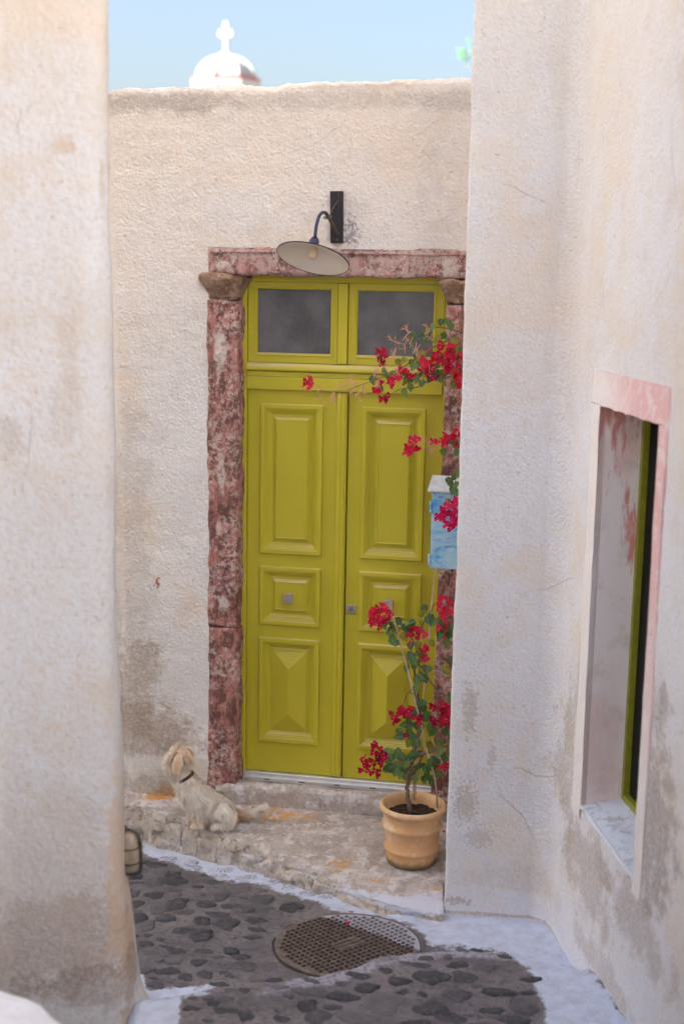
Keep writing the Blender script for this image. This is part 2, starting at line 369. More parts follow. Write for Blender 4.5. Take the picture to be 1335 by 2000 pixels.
X, Y = np.meshgrid(xs, ys); Z = zlane(X, Y)
nearz = lambda y: y
V = np.stack([X, Y, Z], -1).reshape(-1, 3)
vis = V[:, 1] > 3.5
pxx = np.full(len(V), -1e4); pyy = np.full(len(V), -1e4)
Pv = V[vis]-EYE; dd = Pv@FW; pxx[vis] = 667.5+FPX*(Pv@RT)/dd; pyy[vis] = 1000-FPX*(Pv@UP)/dd
wmask = np.zeros(len(V))
for poly, soft in WHITE: wmask = np.maximum(wmask, poly_mask(pxx, pyy, poly, soft))
# worn pale nosing of the step
d = edge_y(V[:, 0])-V[:, 1]; nose = sstep(-.02, .0, d)*sstep(.20, .07, d)*.80*sstep(-.45, -.15, V[:, 0])*(1+.3*fbm(V[:, 0], V[:, 1], 0, 8, 2)); 
lane = np_mesh('lane', V, grid_faces(len(ys), len(xs)), m_ground, attrs={'white': wmask, 'nosing': np.clip(nose, 0, 1)}); tag(lane, kind='structure')

tc = MB().box((-12, -11, -.6), (-1.62, 1.38, 1.5)); tc.box((-1.62, -11, -.6), (1.9, -3.02, 1.5)); tag(tc.build('bounce_terrace', simple('pale_bounce_slab', (.55, .50, .45), .9, ns=2)), kind='structure')  # added out of view: sunlit slab that bounces light into the alley
# cobblestones ---------------------------------------------------------------
def cobble_mesh(seed, mat):
    rnd = random.Random(seed); n = 14; ph = [rnd.uniform(0, 6.28) for _ in range(5)]
    def rad(a): return 1+.13*math.sin(2*a+ph[0])+.11*math.sin(3*a+ph[1])+.09*math.sin(4*a+ph[2])+.05*math.sin(7*a+ph[3])
    v = []; f = []
    rings = [(1.05, -1.2), (1.0, .25), (.90, .82), (.5, .97)]
    for r, z in rings:
        for k in range(n):
            a = 2*PI*k/n; q = rad(a)*r; v.append((q*math.cos(a), q*math.sin(a), z+rnd.uniform(-.16, .16)*(z > 0)))
    v.append((0, 0, 1.0)); c = len(v)-1
    for i in range(3):
        for k in range(n): f.append((i*n+k, i*n+(k+1) % n, (i+1)*n+(k+1) % n, (i+1)*n+k))
    for k in range(n): f.append((3*n+k, 3*n+(k+1) % n, c))
    me = bpy.data.meshes.new('cobblestone'); me.from_pydata(v, [], f); me.update(); me.materials.append(mat); me.shade_smooth(); return me
cob = [cobble_mesh(i, m_cobble) for i in range(10)]; cobw = [cobble_mesh(20+i, m_cobble_w) for i in range(4)]
placed = []
def lane_pt(px_, py_): return on_surf(px_, py_, lane_flat, 20)
def add_cobble(x, y, a, b, rz, meshes, hgt=None):
    o = bpy.data.objects.new('cobblestone', random.choice(meshes)); link(o, lane)
    h = hgt if hgt is not None else random.choice([.016, .014, .010, .006])
    z = lane_flat(x, y); o.location = (x, y, z-.001); o.scale = (a, b, h); o.rotation_euler = (-.06+random.uniform(-.04, .04), random.uniform(-.05, .05), rz); placed.append((x, y, max(a, b)*.9+min(a, b)*.3))
hand = [(345, 1768, 46, 22), (402, 1768, 38, 16), (433, 1750, 30, 20), (340, 1722, 48, 16), (299, 1750, 42, 12), (468, 1736, 50, 16), (511, 1759, 44, 20), (475, 1777, 40, 12), (520, 1778, 44, 14), (568, 1774, 44, 20), (538, 1786, 30, 14), (443, 1806, 44, 22),
        (425, 1787, 56, 10), (395, 1800, 38, 14), (361, 1820, 44, 18), (392, 1829, 50, 20), (500, 1799, 38, 14), (450, 1772, 44, 10), (313, 1779, 40, 16), (360, 1783, 40, 12), (310, 1708, 44, 16), (335, 1711, 40, 10), (262, 1710, 30, 16), (262, 1748, 24, 14), (268, 1768, 26, 14), (272, 1795, 30, 18), (286, 1808, 36, 20), (325, 1795, 34, 12), (305, 1690, 40, 10),
        (452, 1860, 36, 8), (483, 1888, 64, 16), (540, 1915, 36, 8), (470, 1870, 34, 12), (285, 1845, 26, 10), (311, 1874, 30, 10), (340, 1876, 34, 12), (362, 1910, 32, 10), (330, 1898, 40, 12), (290, 1862, 36, 12), (305, 1925, 40, 10), (390, 1880, 32, 12), (400, 1905, 36, 12), (430, 1925, 34, 8),
        (538, 1952, 44, 18), (547, 1974, 26, 12), (600, 1966, 42, 18), (480, 1985, 30, 18), (716, 1931, 48, 14), (670, 1948, 60, 14), (750, 1961, 84, 34), (842, 1910, 60, 22), (840, 1970, 58, 24), (698, 1990, 70, 20), (907, 1910, 46, 20), (893, 1946, 50, 24), (1020, 1968, 52, 30), (880, 1988, 60, 18), (960, 1975, 50, 12), (945, 1892, 40, 16), (975, 1940, 60, 12), (780, 1918, 40, 12), (620, 1930, 50, 10), (570, 1930, 34, 8), (850, 1887, 40, 10), (620, 1990, 50, 20), (400, 1960, 40, 14), (440, 1975, 44, 14), (1000, 1993, 60, 20), (930, 1862, 30, 8)]
for (a, b, wpx, hpx) in hand:
    p = lane_pt(a, b); dist = p[1]
    add_cobble(p[0], p[1], wpx/FPX*dist*.56, hpx/FPX*dist*.56/.43, random.uniform(-.25, .12), cob, random.choice([.018, .014, .012, .008]))
for (a, b, wpx, hpx) in [(375, 1686, 30, 12), (378, 1697, 40, 12), (440, 1700, 34, 10), (480, 1715, 50, 12), (535, 1722, 34, 14), (565, 1734, 36, 12), (330, 1678, 36, 10), (405, 1675, 30, 8), (600, 1745, 40, 10), (640, 1752, 40, 12)]:
    p = lane_pt(a, b); add_cobble(p[0], p[1], wpx/FPX*p[1]*.5, hpx/FPX*p[1]*.5/.43, random.uniform(-.3, .1), cobw, .010)
def lane_ok(x, y, s):
    for (a, b, r) in placed:
        if (a-x)**2+(b-y)**2 < (r*.92+s*.85)**2: return False
    if math.hypot(x-MH[0], y-MH[1]) < MHR+s+.07: return False
    q = to_px((x, y, lane_flat(x, y)))
    for poly, soft in WHITE:
        if poly_mask(np.array([q[0]]), np.array([q[1]]), poly, 8)[0] > .35: return False
    if abs(edge_y(x)-y) < s+.015: return False
    return 235 < q[0] < 1110 and q[1] > 1672 and q[1] < 2060 and x > -1.25
k = 0; n_extra = 0
while k < 3500 and n_extra < 240:
    k += 1
    x, y = random.uniform(-1.25, .95), random.uniform(4.75, 7.1); s = random.uniform(.022, .062)
    q = to_px((x, y, lane_flat(x, y)))
    if y > edge_y(x) and q[0] > 520: continue
    if lane_ok(x, y, s): add_cobble(x, y, s*random.uniform(.95, 1.3), s*random.uniform(.5, .8), random.uniform(-.5, .3), cob, random.choice([.010, .007, .005])); n_extra += 1

# ------------------------------------------------------------------ manhole cover
def manhole():
    m = NM('worn_cast_iron'); wn_ = m.noise(8, 6, .7)
    x, y, z = m.sep(m.obj())
    c = m.mix(m.ramp(m.noise(30, 5), .4, .6), (.17, .135, .125), (.25, .205, .185)); c = m.mix(m.ramp(m.noise(70, 4), .56, .64, 0, .6), c, (.30, .27, .22))
    e = m.math('ADD', m.math('ADD', m.math('MULTIPLY', x, .75), m.math('MULTIPLY', y, .9)), m.math('MULTIPLY', m.math('SUBTRACT', wn_, .5), .06))
    c = m.mix(m.ramp(e, .185, .20, 0, .85), c, (.56, .60, .74))           # whitewash run over its far right edge
    mm = m.done(c, .6, m.bump(m.noise(90, 4), .4, .004), .55)
    mm2 = NM('stud_iron'); x2, y2, z2 = mm2.sep(mm2.obj()); e2 = mm2.math('ADD', mm2.math('MULTIPLY', x2, .75), mm2.math('MULTIPLY', y2, .9)); mm2 = mm2.done(mm2.mix(mm2.ramp(e2, .19, .22, 0, .6), (.070, .050, .052), (.30, .28, .31)), .5, None, .5)
    root = empty('manhole_cover', (MH[0], MH[1], float(lane0(MH[0], MH[1]))-.008), 0, 'round cast iron manhole cover with small raised studs and a whitewashed far edge', 'manhole cover')
    root.rotation_euler = (math.atan(-.06), -math.atan(.012), R(0))
    b = MB(); b.lathe([(0, .014), (MHR-.012, .014), (MHR-.008, .011), (MHR-.004, -.02)], 72); b.build('cover_plate', mm, root)
    b = MB(); b.lathe([(MHR+.001, -.02), (MHR+.001, .010), (MHR+.012, .010), (MHR+.02, -.02)], 72); b.build('rim_ring', mm2, root)
    b = MB(); c_, s_ = math.cos(R(38)), math.sin(R(38)); p = .0305
    for i in range(-13, 14):
        for j in range(-13, 14):
            x, y = i*p, j*p*1.0
            if math.hypot(x, y) > MHR-.032 or (abs(x) < .075 and abs(y) < .045): continue
            h = .0100; t = [(-h, -h*.75), (h, -h*.75), (h, h*.75), (-h, h*.75)]
            X0 = x*c_-y*s_; Y0 = x*s_+y*c_
            lo = [(X0+a*c_-bb*s_, Y0+a*s_+bb*c_, .0135) for a, bb in t]; hi = [(X0+(a*c_-bb*s_)*.75, Y0+(a*s_+bb*c_)*.75, .0205) for a, bb in t]
            b.add(lo+hi, [(4, 5, 6, 7), (0, 1, 5, 4), (1, 2, 6, 5), (2, 3, 7, 6), (3, 0, 4, 7)])
    md = simple('cast_iron_studs', (.075, .05, .047), .55, .5, .3, 20)
    o = b.build('raised_studs', mm2, root); tag(o, kind='stuff')
    b = MB(); rot = Matrix.Rotation(R(38), 4, 'Z')
    for yy in (-.03, 0, .03): b.box((-.072, yy-.009, .0137), (.072, yy+.009, .0195), rot)
    b.build('lettering_bar', mm, root)
manhole()

# ------------------------------------------------------------------ landing before the door
def zland(x, y): return .15-.12*(7.2-np.asarray(y))+.02*np.asarray(x)
land_px = [(262, 1575), (290, 1586), (322, 1592), (359, 1604), (401, 1624), (434, 1632), (477, 1648), (518, 1660), (551, 1681), (611, 1705), (662, 1727), (732, 1762), (802, 1776), (842, 1786), (900, 1795)]
LE = np.array([on_surf(x, y, zland)[:2] for x, y in land_px])
def wall_y(x, off=0): return DW-math.tan(TH)*x - off/math.cos(TH)
sx = np.arange(-1.24, .74, .014); nt_ = 62
VV = []; rise = []; och = []; whl = []
for x in sx:
    yf = (np.interp(x, LE[:, 0], LE[:, 1]) if x < .548 else 6.42) + .02*float(fbm(x, 0, 0, 9, 3)) + .006*float(fbm(x, 2, 0, 45, 2)); yb = wall_y(x)+.15
    for k in range(nt_):
        if k < 12:
            t = k/11; top = float(zland(x, yf)); bot = float(lane0(x, yf))-.04
            z = bot+(top-bot)*t; yy = yf-.028*(1-t)**1.5 + .03*float(fbm(x, z*2, 0, 12, 3))*math.sin(t*PI)*.9 + .008*float(fbm(x, z, 0, 50, 2))
            if t > .85: yy += .006
            VV.append((x, yy, z)); rise.append(1)
        else:
            t = ((k-11)/(nt_-12)); yy = yf+.006+(yb-yf)*t
            z = float(zland(x, yy))+.006*float(fbm(x, yy, 0, 6, 3))+.002*float(fbm(x, yy, 0, 40, 2)) - (.012 if k == 12 else 0)
            VV.append((x, yy, z)); rise.append(0)
VV = np.array(VV); rise = np.array(rise, float)
q = VV-EYE; dd = q@FW; lx = 667.5+FPX*(q@RT)/dd; ly = 1000-FPX*(q@UP)/dd
och = np.zeros(len(VV))
for (a, b, rx, ry, am) in [(310, 1556, 50, 14, .55), (560, 1595, 120, 22, .40), (520, 1580, 70, 14, .42), (660, 1690, 60, 28, .38), (740, 1720, 60, 20, .30), (620, 1615, 90, 18, .28), (715, 1578, 26, 16, .5), (852, 1748, 12, 24, .6), (470, 1560, 40, 10, .3), (405, 1620, 40, 8, .25)]:
    och = np.maximum(och, (am*1.2+.17)*np.exp(-((lx-a)/rx)**2-((ly-b)/ry)**2))
whl = poly_mask(lx, ly, [(700, 1733), (800, 1745), (870, 1735), (900, 1800), (760, 1790), (640, 1735), (560, 1700), (500, 1690), (430, 1672), (300, 1650), (300, 1640), (430, 1655), (560, 1690)], 14)*.75
landing = np_mesh('landing', VV, [(a, d_, c, b) for a, b, c, d_ in grid_faces(len(sx), nt_)], m_landing, attrs={'riser': rise, 'ochre': och, 'white': whl}); tag(landing, kind='structure')
# broken edge stones set along the front of the landing
def rock(cx, cy, cz, a, b, c, seed, rz=0):
    me = bpy.data.meshes.new('edge_stone'); import bmesh
    bm = bmesh.new(); bmesh.ops.create_cube(bm, size=2); bmesh.ops.subdivide_edges(bm, edges=bm.edges[:], cuts=4, use_grid_fill=True)
    for v in bm.verts:
        p = v.co; l = max(abs(p.x), abs(p.y), abs(p.z)); s = p.normalized()*1.25; p2 = p.lerp(s, .12)
        nn = mnoise.fractal(Vector((p.x*1.3+seed*9.1, p.y*1.3, p.z*1.3)), .8, 2.1, 4)*.34; p2 = p2*(1+nn)
        v.co = Vector((p2.x*a, p2.y*b, p2.z*c))
    bm.to_mesh(me); bm.free(); me.materials.append(m_landing); me.shade_smooth()
    at = me.attributes.new('riser', 'FLOAT', 'POINT'); at.data.foreach_set('value', [.6]*len(me.vertices))
    o = link(bpy.data.objects.new('edge_stone', me), landing); o.location = (cx, cy, cz); o.rotation_euler = (0, random.uniform(-.05, .05), rz)
for i, (a, b, wpx) in enumerate([(340, 1612, 40), (378, 1622, 34), (412, 1634, 42), (452, 1650, 44), (497, 1664, 44), (538, 1680, 36), (585, 1702, 46), (640, 1722, 44), (700, 1750, 50)]):
    p = on_surf(a, b, zland); ww = wpx/FPX*p[1]*.62; hh = max(.02, (float(zland(p[0], p[1]))-float(lane0(p[0], p[1])))*.5)
    rock(p[0], float(np.interp(p[0], LE[:, 0], LE[:, 1]))+.036, float(lane0(p[0], p[1]))+hh-random.uniform(.022, .05), ww*.98, .040, hh, i, random.uniform(-.55, -.3))

# ------------------------------------------------------------------ the courtyard wall with its stone door surround
# local frame: x = u along the wall, y = into the wall, z up
ZT = .299                                    # threshold
wall = empty('courtyard_wall', (0, DW, 0), -TH, 'cream roughcast courtyard wall pierced by the olive green door and topped by open sky', 'wall')
OW = -.122                                   # plaster face, proud of the door leaves
top_px = [(150, 178), (207, 178), (240, 172), (300, 173), (360, 170), (430, 167), (520, 164), (600, 161), (700, 158), (790, 156), (860, 153), (925, 154), (1050, 152)]
def uz(x, y, off=.122):
    n = np.array([-math.sin(TH), -math.cos(TH), 0]); P0 = np.array([0, DW, 0])+n*off; d = ray(x, y); t = (n@(P0-EYE))/(n@d); qq = EYE+d*t
    return float((qq-P0)@np.array([math.cos(TH), -math.sin(TH), 0])), float(qq[2])
TOP = np.array([uz(*p) for p in top_px])
OUT_L, OUT_R, OUT_T = -.722, .700, 3.262     # outer rectangle of the stone surround
us = np.concatenate([np.linspace(-3.2, -1.45, 30, endpoint=False), np.arange(-1.45, OUT_L-.01, .022), [OUT_L], np.arange(OUT_L+.02, OUT_R-.01, .022), [OUT_R], np.arange(OUT_R+.03, 1.6, .04)])
zf = np.concatenate([np.arange(-.35, 0, .05), np.arange(0, OUT_T-.01, .022), [OUT_T]]); nfr = len(zf)
nup = 36; cap = 14; back = 4
V = []; nrows = nfr+nup+cap+back
for i in range(nrows):
    for u in us:
        tz = float(np.interp(u, TOP[:, 0], TOP[:, 1])) + .008*float(fbm(u, 0, 0, 7, 3)) + .004*float(vn(u*40, 0, 0))
        if i < nfr: y, z = OW, zf[i]
        elif i < nfr+nup: y, z = OW, OUT_T+(tz-.03-OUT_T)*(i-nfr+1)/nup
        elif i < nfr+nup+cap:
            t = (i-nfr-nup+1)/cap
            if t < .3: a = t/.3*PI/2; y, z = OW+.03-.03*math.cos(a), tz-.03+.03*math.sin(a)
            else: y, z = OW+.03+(t-.3)/.7*.42, tz+.004*float(vn(u*20, t*9, 0))
        else:
            t = (i-nfr-nup-cap+1)/back; y, z = OW+.45+.02*t, tz*(1-t)-.4*t
        if i < nfr+nup:
            y -= .010*float(fbm(u, 0, z, 1.6, 3)) + .0035*float(fbm(u, 1, z, 22, 3))
            if z < 1.0: y -= .012*(1-z)*float(fbm(u, 3, z, 5, 3))
            crease = u-(-1.235+.018*(3-z)); y += .035*float(sstep(.0, .05, -crease))*1.0        # shallow vertical fold left of the door
        V.append((u, y, z))
def keep(i, j):
    uc = (us[j]+us[j+1])/2
    if i < nfr-1: zc = (zf[i]+zf[i+1])/2
    else: return True
    return not (OUT_L < uc < OUT_R and zc < OUT_T and zc > .0)
np_mesh('plaster_face', V, grid_faces(nrows, len(us), keep), m_wall, wall)

def stone_block(name, a, b, mat, res=.02, amp=.006, rnd_=.008, seed=0, parent=wall, shape=None):
    """box with rounded, chipped edges"""
    import bmesh
    a = np.array(a); b = np.array(b); c = (a+b)/2; h = (b-a)/2; ns = [max(2, int(round(2*hh/res))) for hh in h]
    V = []; F = []; idx = {}
    def vid(i, j, k):
        key = (i, j, k)
        if key not in idx: idx[key] = len(V); V.append((a[0]+(b[0]-a[0])*i/ns[0], a[1]+(b[1]-a[1])*j/ns[1], a[2]+(b[2]-a[2])*k/ns[2]))
        return idx[key]
    for ax in range(3):
        o1, o2 = (ax+1) % 3, (ax+2) % 3
        for side in (0, ns[ax]):
            for p in range(ns[o1]):
                for q_ in range(ns[o2]):
                    qd = []
                    for dp, dq in ((0, 0), (1, 0), (1, 1), (0, 1)):
                        t = [0, 0, 0]; t[ax] = side; t[o1] = p+dp; t[o2] = q_+dq; qd.append(vid(*t))
                    F.append(tuple(qd if side else qd[::-1]))
    V = np.array(V); rel = (V-c)/h; dist = (1-np.abs(rel))*h
    sr = np.sort(dist, 1); ed = np.clip(1-sr[:, 1]/max(rnd_*2.2, 1e-6), 0, 1)
    n = rel/np.maximum(1e-6, np.linalg.norm(rel, axis=1))[:, None]; big = (np.abs(rel) > .999)
    nn = np.where(big, np.sign(rel), 0); nn = nn/np.maximum(1, np.linalg.norm(nn, axis=1))[:, None]
    d = amp*fbm(V[:, 0]+seed, V[:, 1], V[:, 2], 9, 4) - rnd_*(ed**2)*(1+.9*fbm(V[:, 0], V[:, 1]+seed, V[:, 2], 14, 3))
    V = V+nn*d[:, None]
    if shape: V = shape(V)
    return np_mesh(name, V, F, mat, parent)
JL, JR = -.556, .556                          # inner edges of the jambs
# jambs built of three long stones each with tight joints
def jamb(u0, u1, zs, seed):
    for i, (za, zb) in enumerate(zip(zs[:-1], zs[1:])):
        stone_block('jamb_stone', (u0+random.uniform(-.006, .006), OW-.008+random.uniform(-.003, .004), za+.0006), (u1, .0, zb-.0006), m_stone, .012, .010, .005, seed)
jamb(OUT_L-.008, JL, [.02, 1.175, 2.985], 3)
jamb(JR, OUT_R+.008, [.02, 1.30, 2.985], 3)
stone_block('lintel', (OUT_L-.008, OW-.014, 3.118), (OUT_R+.008, .02, OUT_T+.010), m_stone, .016, .007, .012, 31)
stone_block('lintel_fillet', (OUT_L+.03, OW-.02, OUT_T-.030), (OUT_R-.02, OW+.03, OUT_T-.012), m_stone, .014, .003, .004, 33)
def capshape(sgn):
    cx = (OUT_L+JL)/2 if sgn < 0 else (OUT_R+JR)/2; hw = (JL-OUT_L)/2
    def f(V):
        V = V.copy(); z0, z1 = 2.985, 3.12; t = np.clip((V[:, 2]-z0)/(z1-z0), 0, 1)
        k = np.interp(t, [0, .12, .2, .45, .7, .82, 1], [1.02, 1.06, 1.0, 1.22, 1.50, 1.62, 1.58])
        V[:, 0] = cx+(V[:, 0]-cx)/(hw+.055)*hw*k
        pr = np.interp(t, [0, .12, .2, .45, .7, .82, 1], [.0, .006, .0, .018, .038, .048, .045]); w_ = np.clip(1-(V[:, 1]-(OW-.05))/.1, 0, 1)
        V[:, 1] = V[:, 1]+(.045-pr)*w_
        return V
    return f
stone_block('capital', (OUT_L-.055, OW-.05, 2.985), (JL+.05, .0, 3.12), m_capital, .011, .016, .014, 41, shape=capshape(-1))
stone_block('capital', (JR-.05, OW-.05, 2.985), (OUT_R+.055, .0, 3.12), m_capital, .011, .016, .014, 47, shape=capshape(1))
stone_block('doorstep', (-.70, OW-.02, -.1), (.66, .06, ZT-.040), m_landing, .02, .012, .014, 51)
hc = MB().box((-.70, .10, .0), (.70, .34, 3.26)); hc.build('dark_gap_back', simple('gap_shade', (.05, .045, .04), .9), wall)  # dark block behind the leaves; its colour stands for shade in the gaps

# ------------------------------------------------------------------ the double door (local frame of the wall)
door = empty('double_door', (0, DW, 0), -TH, 'olive green panelled double door with a two pane transom in a pink stone surround', 'door')
FL, FR = -.583, .586; IL, IR = -.5375, .5375; DTOP = 3.135
fr = MB()
fr.box((FL, -.022, ZT), (IL, .05, DTOP)); fr.box((IR, -.022, ZT), (FR, .05, DTOP)); fr.box((IL+.0005, -.020, 3.086), (IR-.0005, .05, DTOP))
fr.build('door_frame', m_frame, door, bevel=.003)
tb = MB(); tb.box((IL+.001, -.030, 2.505), (IR-.001, .05, 2.575)); tb.box((IL+.001, -.025, 2.576), (IR-.001, .05, 2.604)); tb.build('transom_bar', m_green, door, bevel=.004)
# moulded drip ledge above the transom bar
lg = MB(); prof = [(0.0, 2.608), (-.034, 2.608), (-.040, 2.612), (-.042, 2.620), (-.038, 2.630), (-.030, 2.640), (-.022, 2.648), (0.0, 2.652)]
v = [(x, y, z) for x in (IL+.002, IR-.002) for (y, z) in prof]; n = len(prof)
lg.add(v, [(i, i+1, n+i+1, n+i) for i in range(n-1)]+[tuple(range(n-1, -1, -1)), tuple(range(n, 2*n))]); lg.build('drip_moulding', m_green, door)

def nested(mb, x0, x1, z0, z1, prof, y0=0., ridge=None):
    """nested rectangles: prof = (inset, height towards the viewer)"""
    rings = []
    for (ins, h) in prof: rings.append([(x0+ins, y0-h, z0+ins), (x1-ins, y0-h, z0+ins), (x1-ins, y0-h, z1-ins), (x0+ins, y0-h, z1-ins)])
    v = [p for r in rings for p in r]; f = []
    for i in range(len(rings)-1):
        for k in range(4): f.append((i*4+k, i*4+(k+1) % 4, i*4+4+(k+1) % 4, i*4+4+k))
    if ridge is None: b = (len(rings)-1)*4; f.append((b, b+1, b+2, b+3))
    else:
        b = (len(rings)-1)*4; hw = (x1-x0)/2; n0 = len(v); v += [((x0+x1)/2, y0-ridge, z0+hw*ridge_k), ((x0+x1)/2, y0-ridge, z1-hw*ridge_k)]
        f += [(b, b+1, n0), (b+1, b+2, n0+1, n0), (b+2, b+3, n0+1), (b+3, b, n0, n0+1)]
    mb.add(v, f)
ridge_k = 1.0
MOULD = [(0, 0), (0, .015), (.003, .020), (.023, .020), (.0255, .0155), (.0295, .0155), (.031, .010), (.0355, .010), (.037, .003), (.043, .001), (.045, -.006), (.052, -.010), (.060, -.014), (.064, -.014)]
FIELD = [(.066, -.009), (.072, -.009), (.0745, -.002), (.088, .009), (.091, .009), (.0925, .0055)]
pan_rows = [(1.589, 2.4266, 'long'), (1.178, 1.514, 'square'), (.486, 1.101, 'pyramid')]
def leaf(u0, u1, p0, p1, side):
    lf = MB()
    # leaf board, in stiles and rails round the three panels so that the panels sit in openings
    zb, zt = ZT+.006, 2.5035; hs = sorted([(a, b) for a, b, _ in pan_rows]); f0 = -.0; y1 = .045
    lf.box((u0, f0, zb), (p0+.01, y1, zt)); lf.box((p1-.01, f0, zb), (u1, y1, zt))
    zc = zb
    for a, b in hs:
        lf.box((p0+.0101, f0, zc), (p1-.0101, y1, a+.01)); zc = b-.01
    lf.box((p0+.0101, f0, zc), (p1-.0101, y1, zt))
    o = lf.build('door_leaf', m_green, door)
    for a, b, kind in pan_rows:
        pm = MB()
        if kind == 'pyramid': nested(pm, p0, p1, a, b, MOULD+[(.066, -.009), (.073, -.009), (.0755, -.004), (.081, -.004)], ridge=.034)
        else: nested(pm, p0, p1, a, b, MOULD+FIELD)
        pm.build('panel', m_green, o)
    return o
steel = simple('brushed_steel', (.55, .48, .44), .38, .85, .1, 60)
lA = leaf(IL+.003, .0215, -.4605, -.112, -1)
lB = leaf(.0290, IR-.003, .105, .451, 1)
ast = MB(); ap = [(-.036, 0), (-.036, .012), (-.032, .018), (-.012, .020), (-.008, .017), (-.004, .020), (.010, .021), (.014, .017), (.018, .017), (.0212, .012), (.0212, -.0005)]
v = [(x, -h, z) for z in (ZT+.012, 2.497) for (x, h) in ap]; n = len(ap)
ast.add(v, [(i, i+1, n+i+1, n+i) for i in range(n-1)]+[tuple(range(n-1, -1, -1)), tuple(range(n, 2*n))]); ast.build('meeting_strip', m_green, lA)
def knob(uc, zc, lf):
    k = MB(); rot = Matrix.Translation((uc, -.001, zc)) @ Matrix.Rotation(PI/2, 4, 'X')
    k.lathe([(0, 0), (.024, 0), (.024, .006), (.010, .008), (.010, .034)], 24, rot); k.box((uc-.026, -.060, zc-.026), (uc+.026, -.034, zc+.026))
    k.build('knob', steel, lf, bevel=.002)
kz = lambda x, y: uz(x, y, .04)
a = kz(563, 1168); knob(a[0], a[1], lA); a = kz(758, 1180); knob(a[0], a[1], lB)
a = uz(685, 1190.5, .01); lk_ = MB(); lk_.box((a[0]-.026, -.008, a[1]-.026), (a[0]+.026, .0005, a[1]+.026)); pl = lk_.build('lock_plate', steel, lB, bevel=.002)
lk_ = MB(); rot = Matrix.Translation((a[0], -.008, a[1])) @ Matrix.Rotation(PI/2, 4, 'X'); lk_.lathe([(0, .003), (.009, .003), (.0185, .002), (.0185, -.001)], 20, rot); lk_.box((a[0]-.006, -.0105, a[1]-.017), (a[0]+.006, -.008, a[1]-.004))
lk_.build('keyhole_cylinder', simple('zinc', (.36, .36, .36), .35, .9), lB)
kh = MB(); kh.box((a[0]-.0025, -.0125, a[1]-.004), (a[0]+.0025, -.0112, a[1]+.006)); kh.build('keyhole', simple('keyhole_dark', (.01, .01, .01), .8), lB)
# transom windows
def pane_mat():
    m = NM('dusty_transom_glass'); n = m.noise(4, 6, .7); c = m.mix(m.ramp(n, .35, .65), (.066, .068, .078), (.135, .137, .146)); c = m.mix(m.ramp(m.noise(160, 3, .6), .55, .7, 0, .5), c, (.20, .19, .185))
    return m.done(c, m.ramp(n, .3, .7, .28, .5), m.bump(m.noise(200, 4), .12, .002), spec=.6)
m_pane = pane_mat()
def transom(u0, u1, g0, g1):
    f = MB(); z0, z1 = 2.653, 3.085; gz0, gz1 = 2.704, 3.047
    f.box((u0, -.012, z0), (g0, .03, z1)); f.box((g1, -.012, z0), (u1, .03, z1)); f.box((g0+.0003, -.0118, z0), (g1-.0003, .03, gz0)); f.box((g0+.0003, -.0118, gz1), (g1-.0003, .03, z1))
    s = f.build('transom_window', m_green, door, bevel=.0015)
    b = MB(); nested_open(b, g0-.014, g1+.014, gz0-.014, gz1+.014); b.build('glazing_bead', m_green, s)
    p = MB(); p.box((g0+.0005, .006, gz0+.0005), (g1-.0005, .012, gz1-.0005)); p.build('pane', m_pane, s)
def nested_open(mb, x0, x1, z0, z1):
    prof = [(0, .012), (0, .017), (.004, .019), (.007, .016), (.010, .016), (.0135, .010), (.0145, .004), (.0145, -.008)]
    rings = [[(x0+i, -h, z0+i), (x1-i, -h, z0+i), (x1-i, -h, z1-i), (x0+i, -h, z1-i)] for i, h in prof]
    v = [p for r in rings for p in r]; f = []
    for i in range(len(rings)-1):
        for k in range(4): f.append((i*4+k, i*4+(k+1) % 4, i*4+4+(k+1) % 4, i*4+4+k))
    mb.add(v, f)
transom(IL+.004, -.040, -.484, -.078); transom(.020, IR-.004, .068, .476)
mu = MB(); mu.box((-.036, -.028, 2.654), (.016, .03, 3.084)); mu.build('mullion', m_green, door, bevel=.004)
alu = simple('aluminium', (.72, .74, .78), .32, .8, .05, 10)
th = MB(); v = []; pr = [(.04, ZT+.004), (-.030, ZT+.004), (-.034, ZT), (-.036, ZT-.010), (-.052, ZT-.014), (-.056, ZT-.018), (-.056, ZT-.038), (.04, ZT-.038)]
v = [(x, y, z) for x in (IL-.005, IR+.005) for (y, z) in pr]; n = len(pr); th.add(v, [(i, i+1, n+i+1, n+i) for i in range(n-1)]+[tuple(range(n-1, -1, -1)), tuple(range(n, 2*n))]); tho = th.build('threshold_strip', alu, door)
for i in range(5):
    uu = -.40+i*.205; sl_ = MB().box((uu-.017, -.0575, ZT-.028), (uu+.017, -.0545, ZT-.023)); sl_.build('drain_slot', simple('slot_dark', (.02, .02, .02), .8) if i == 0 else bpy.data.materials['slot_dark'], tho)

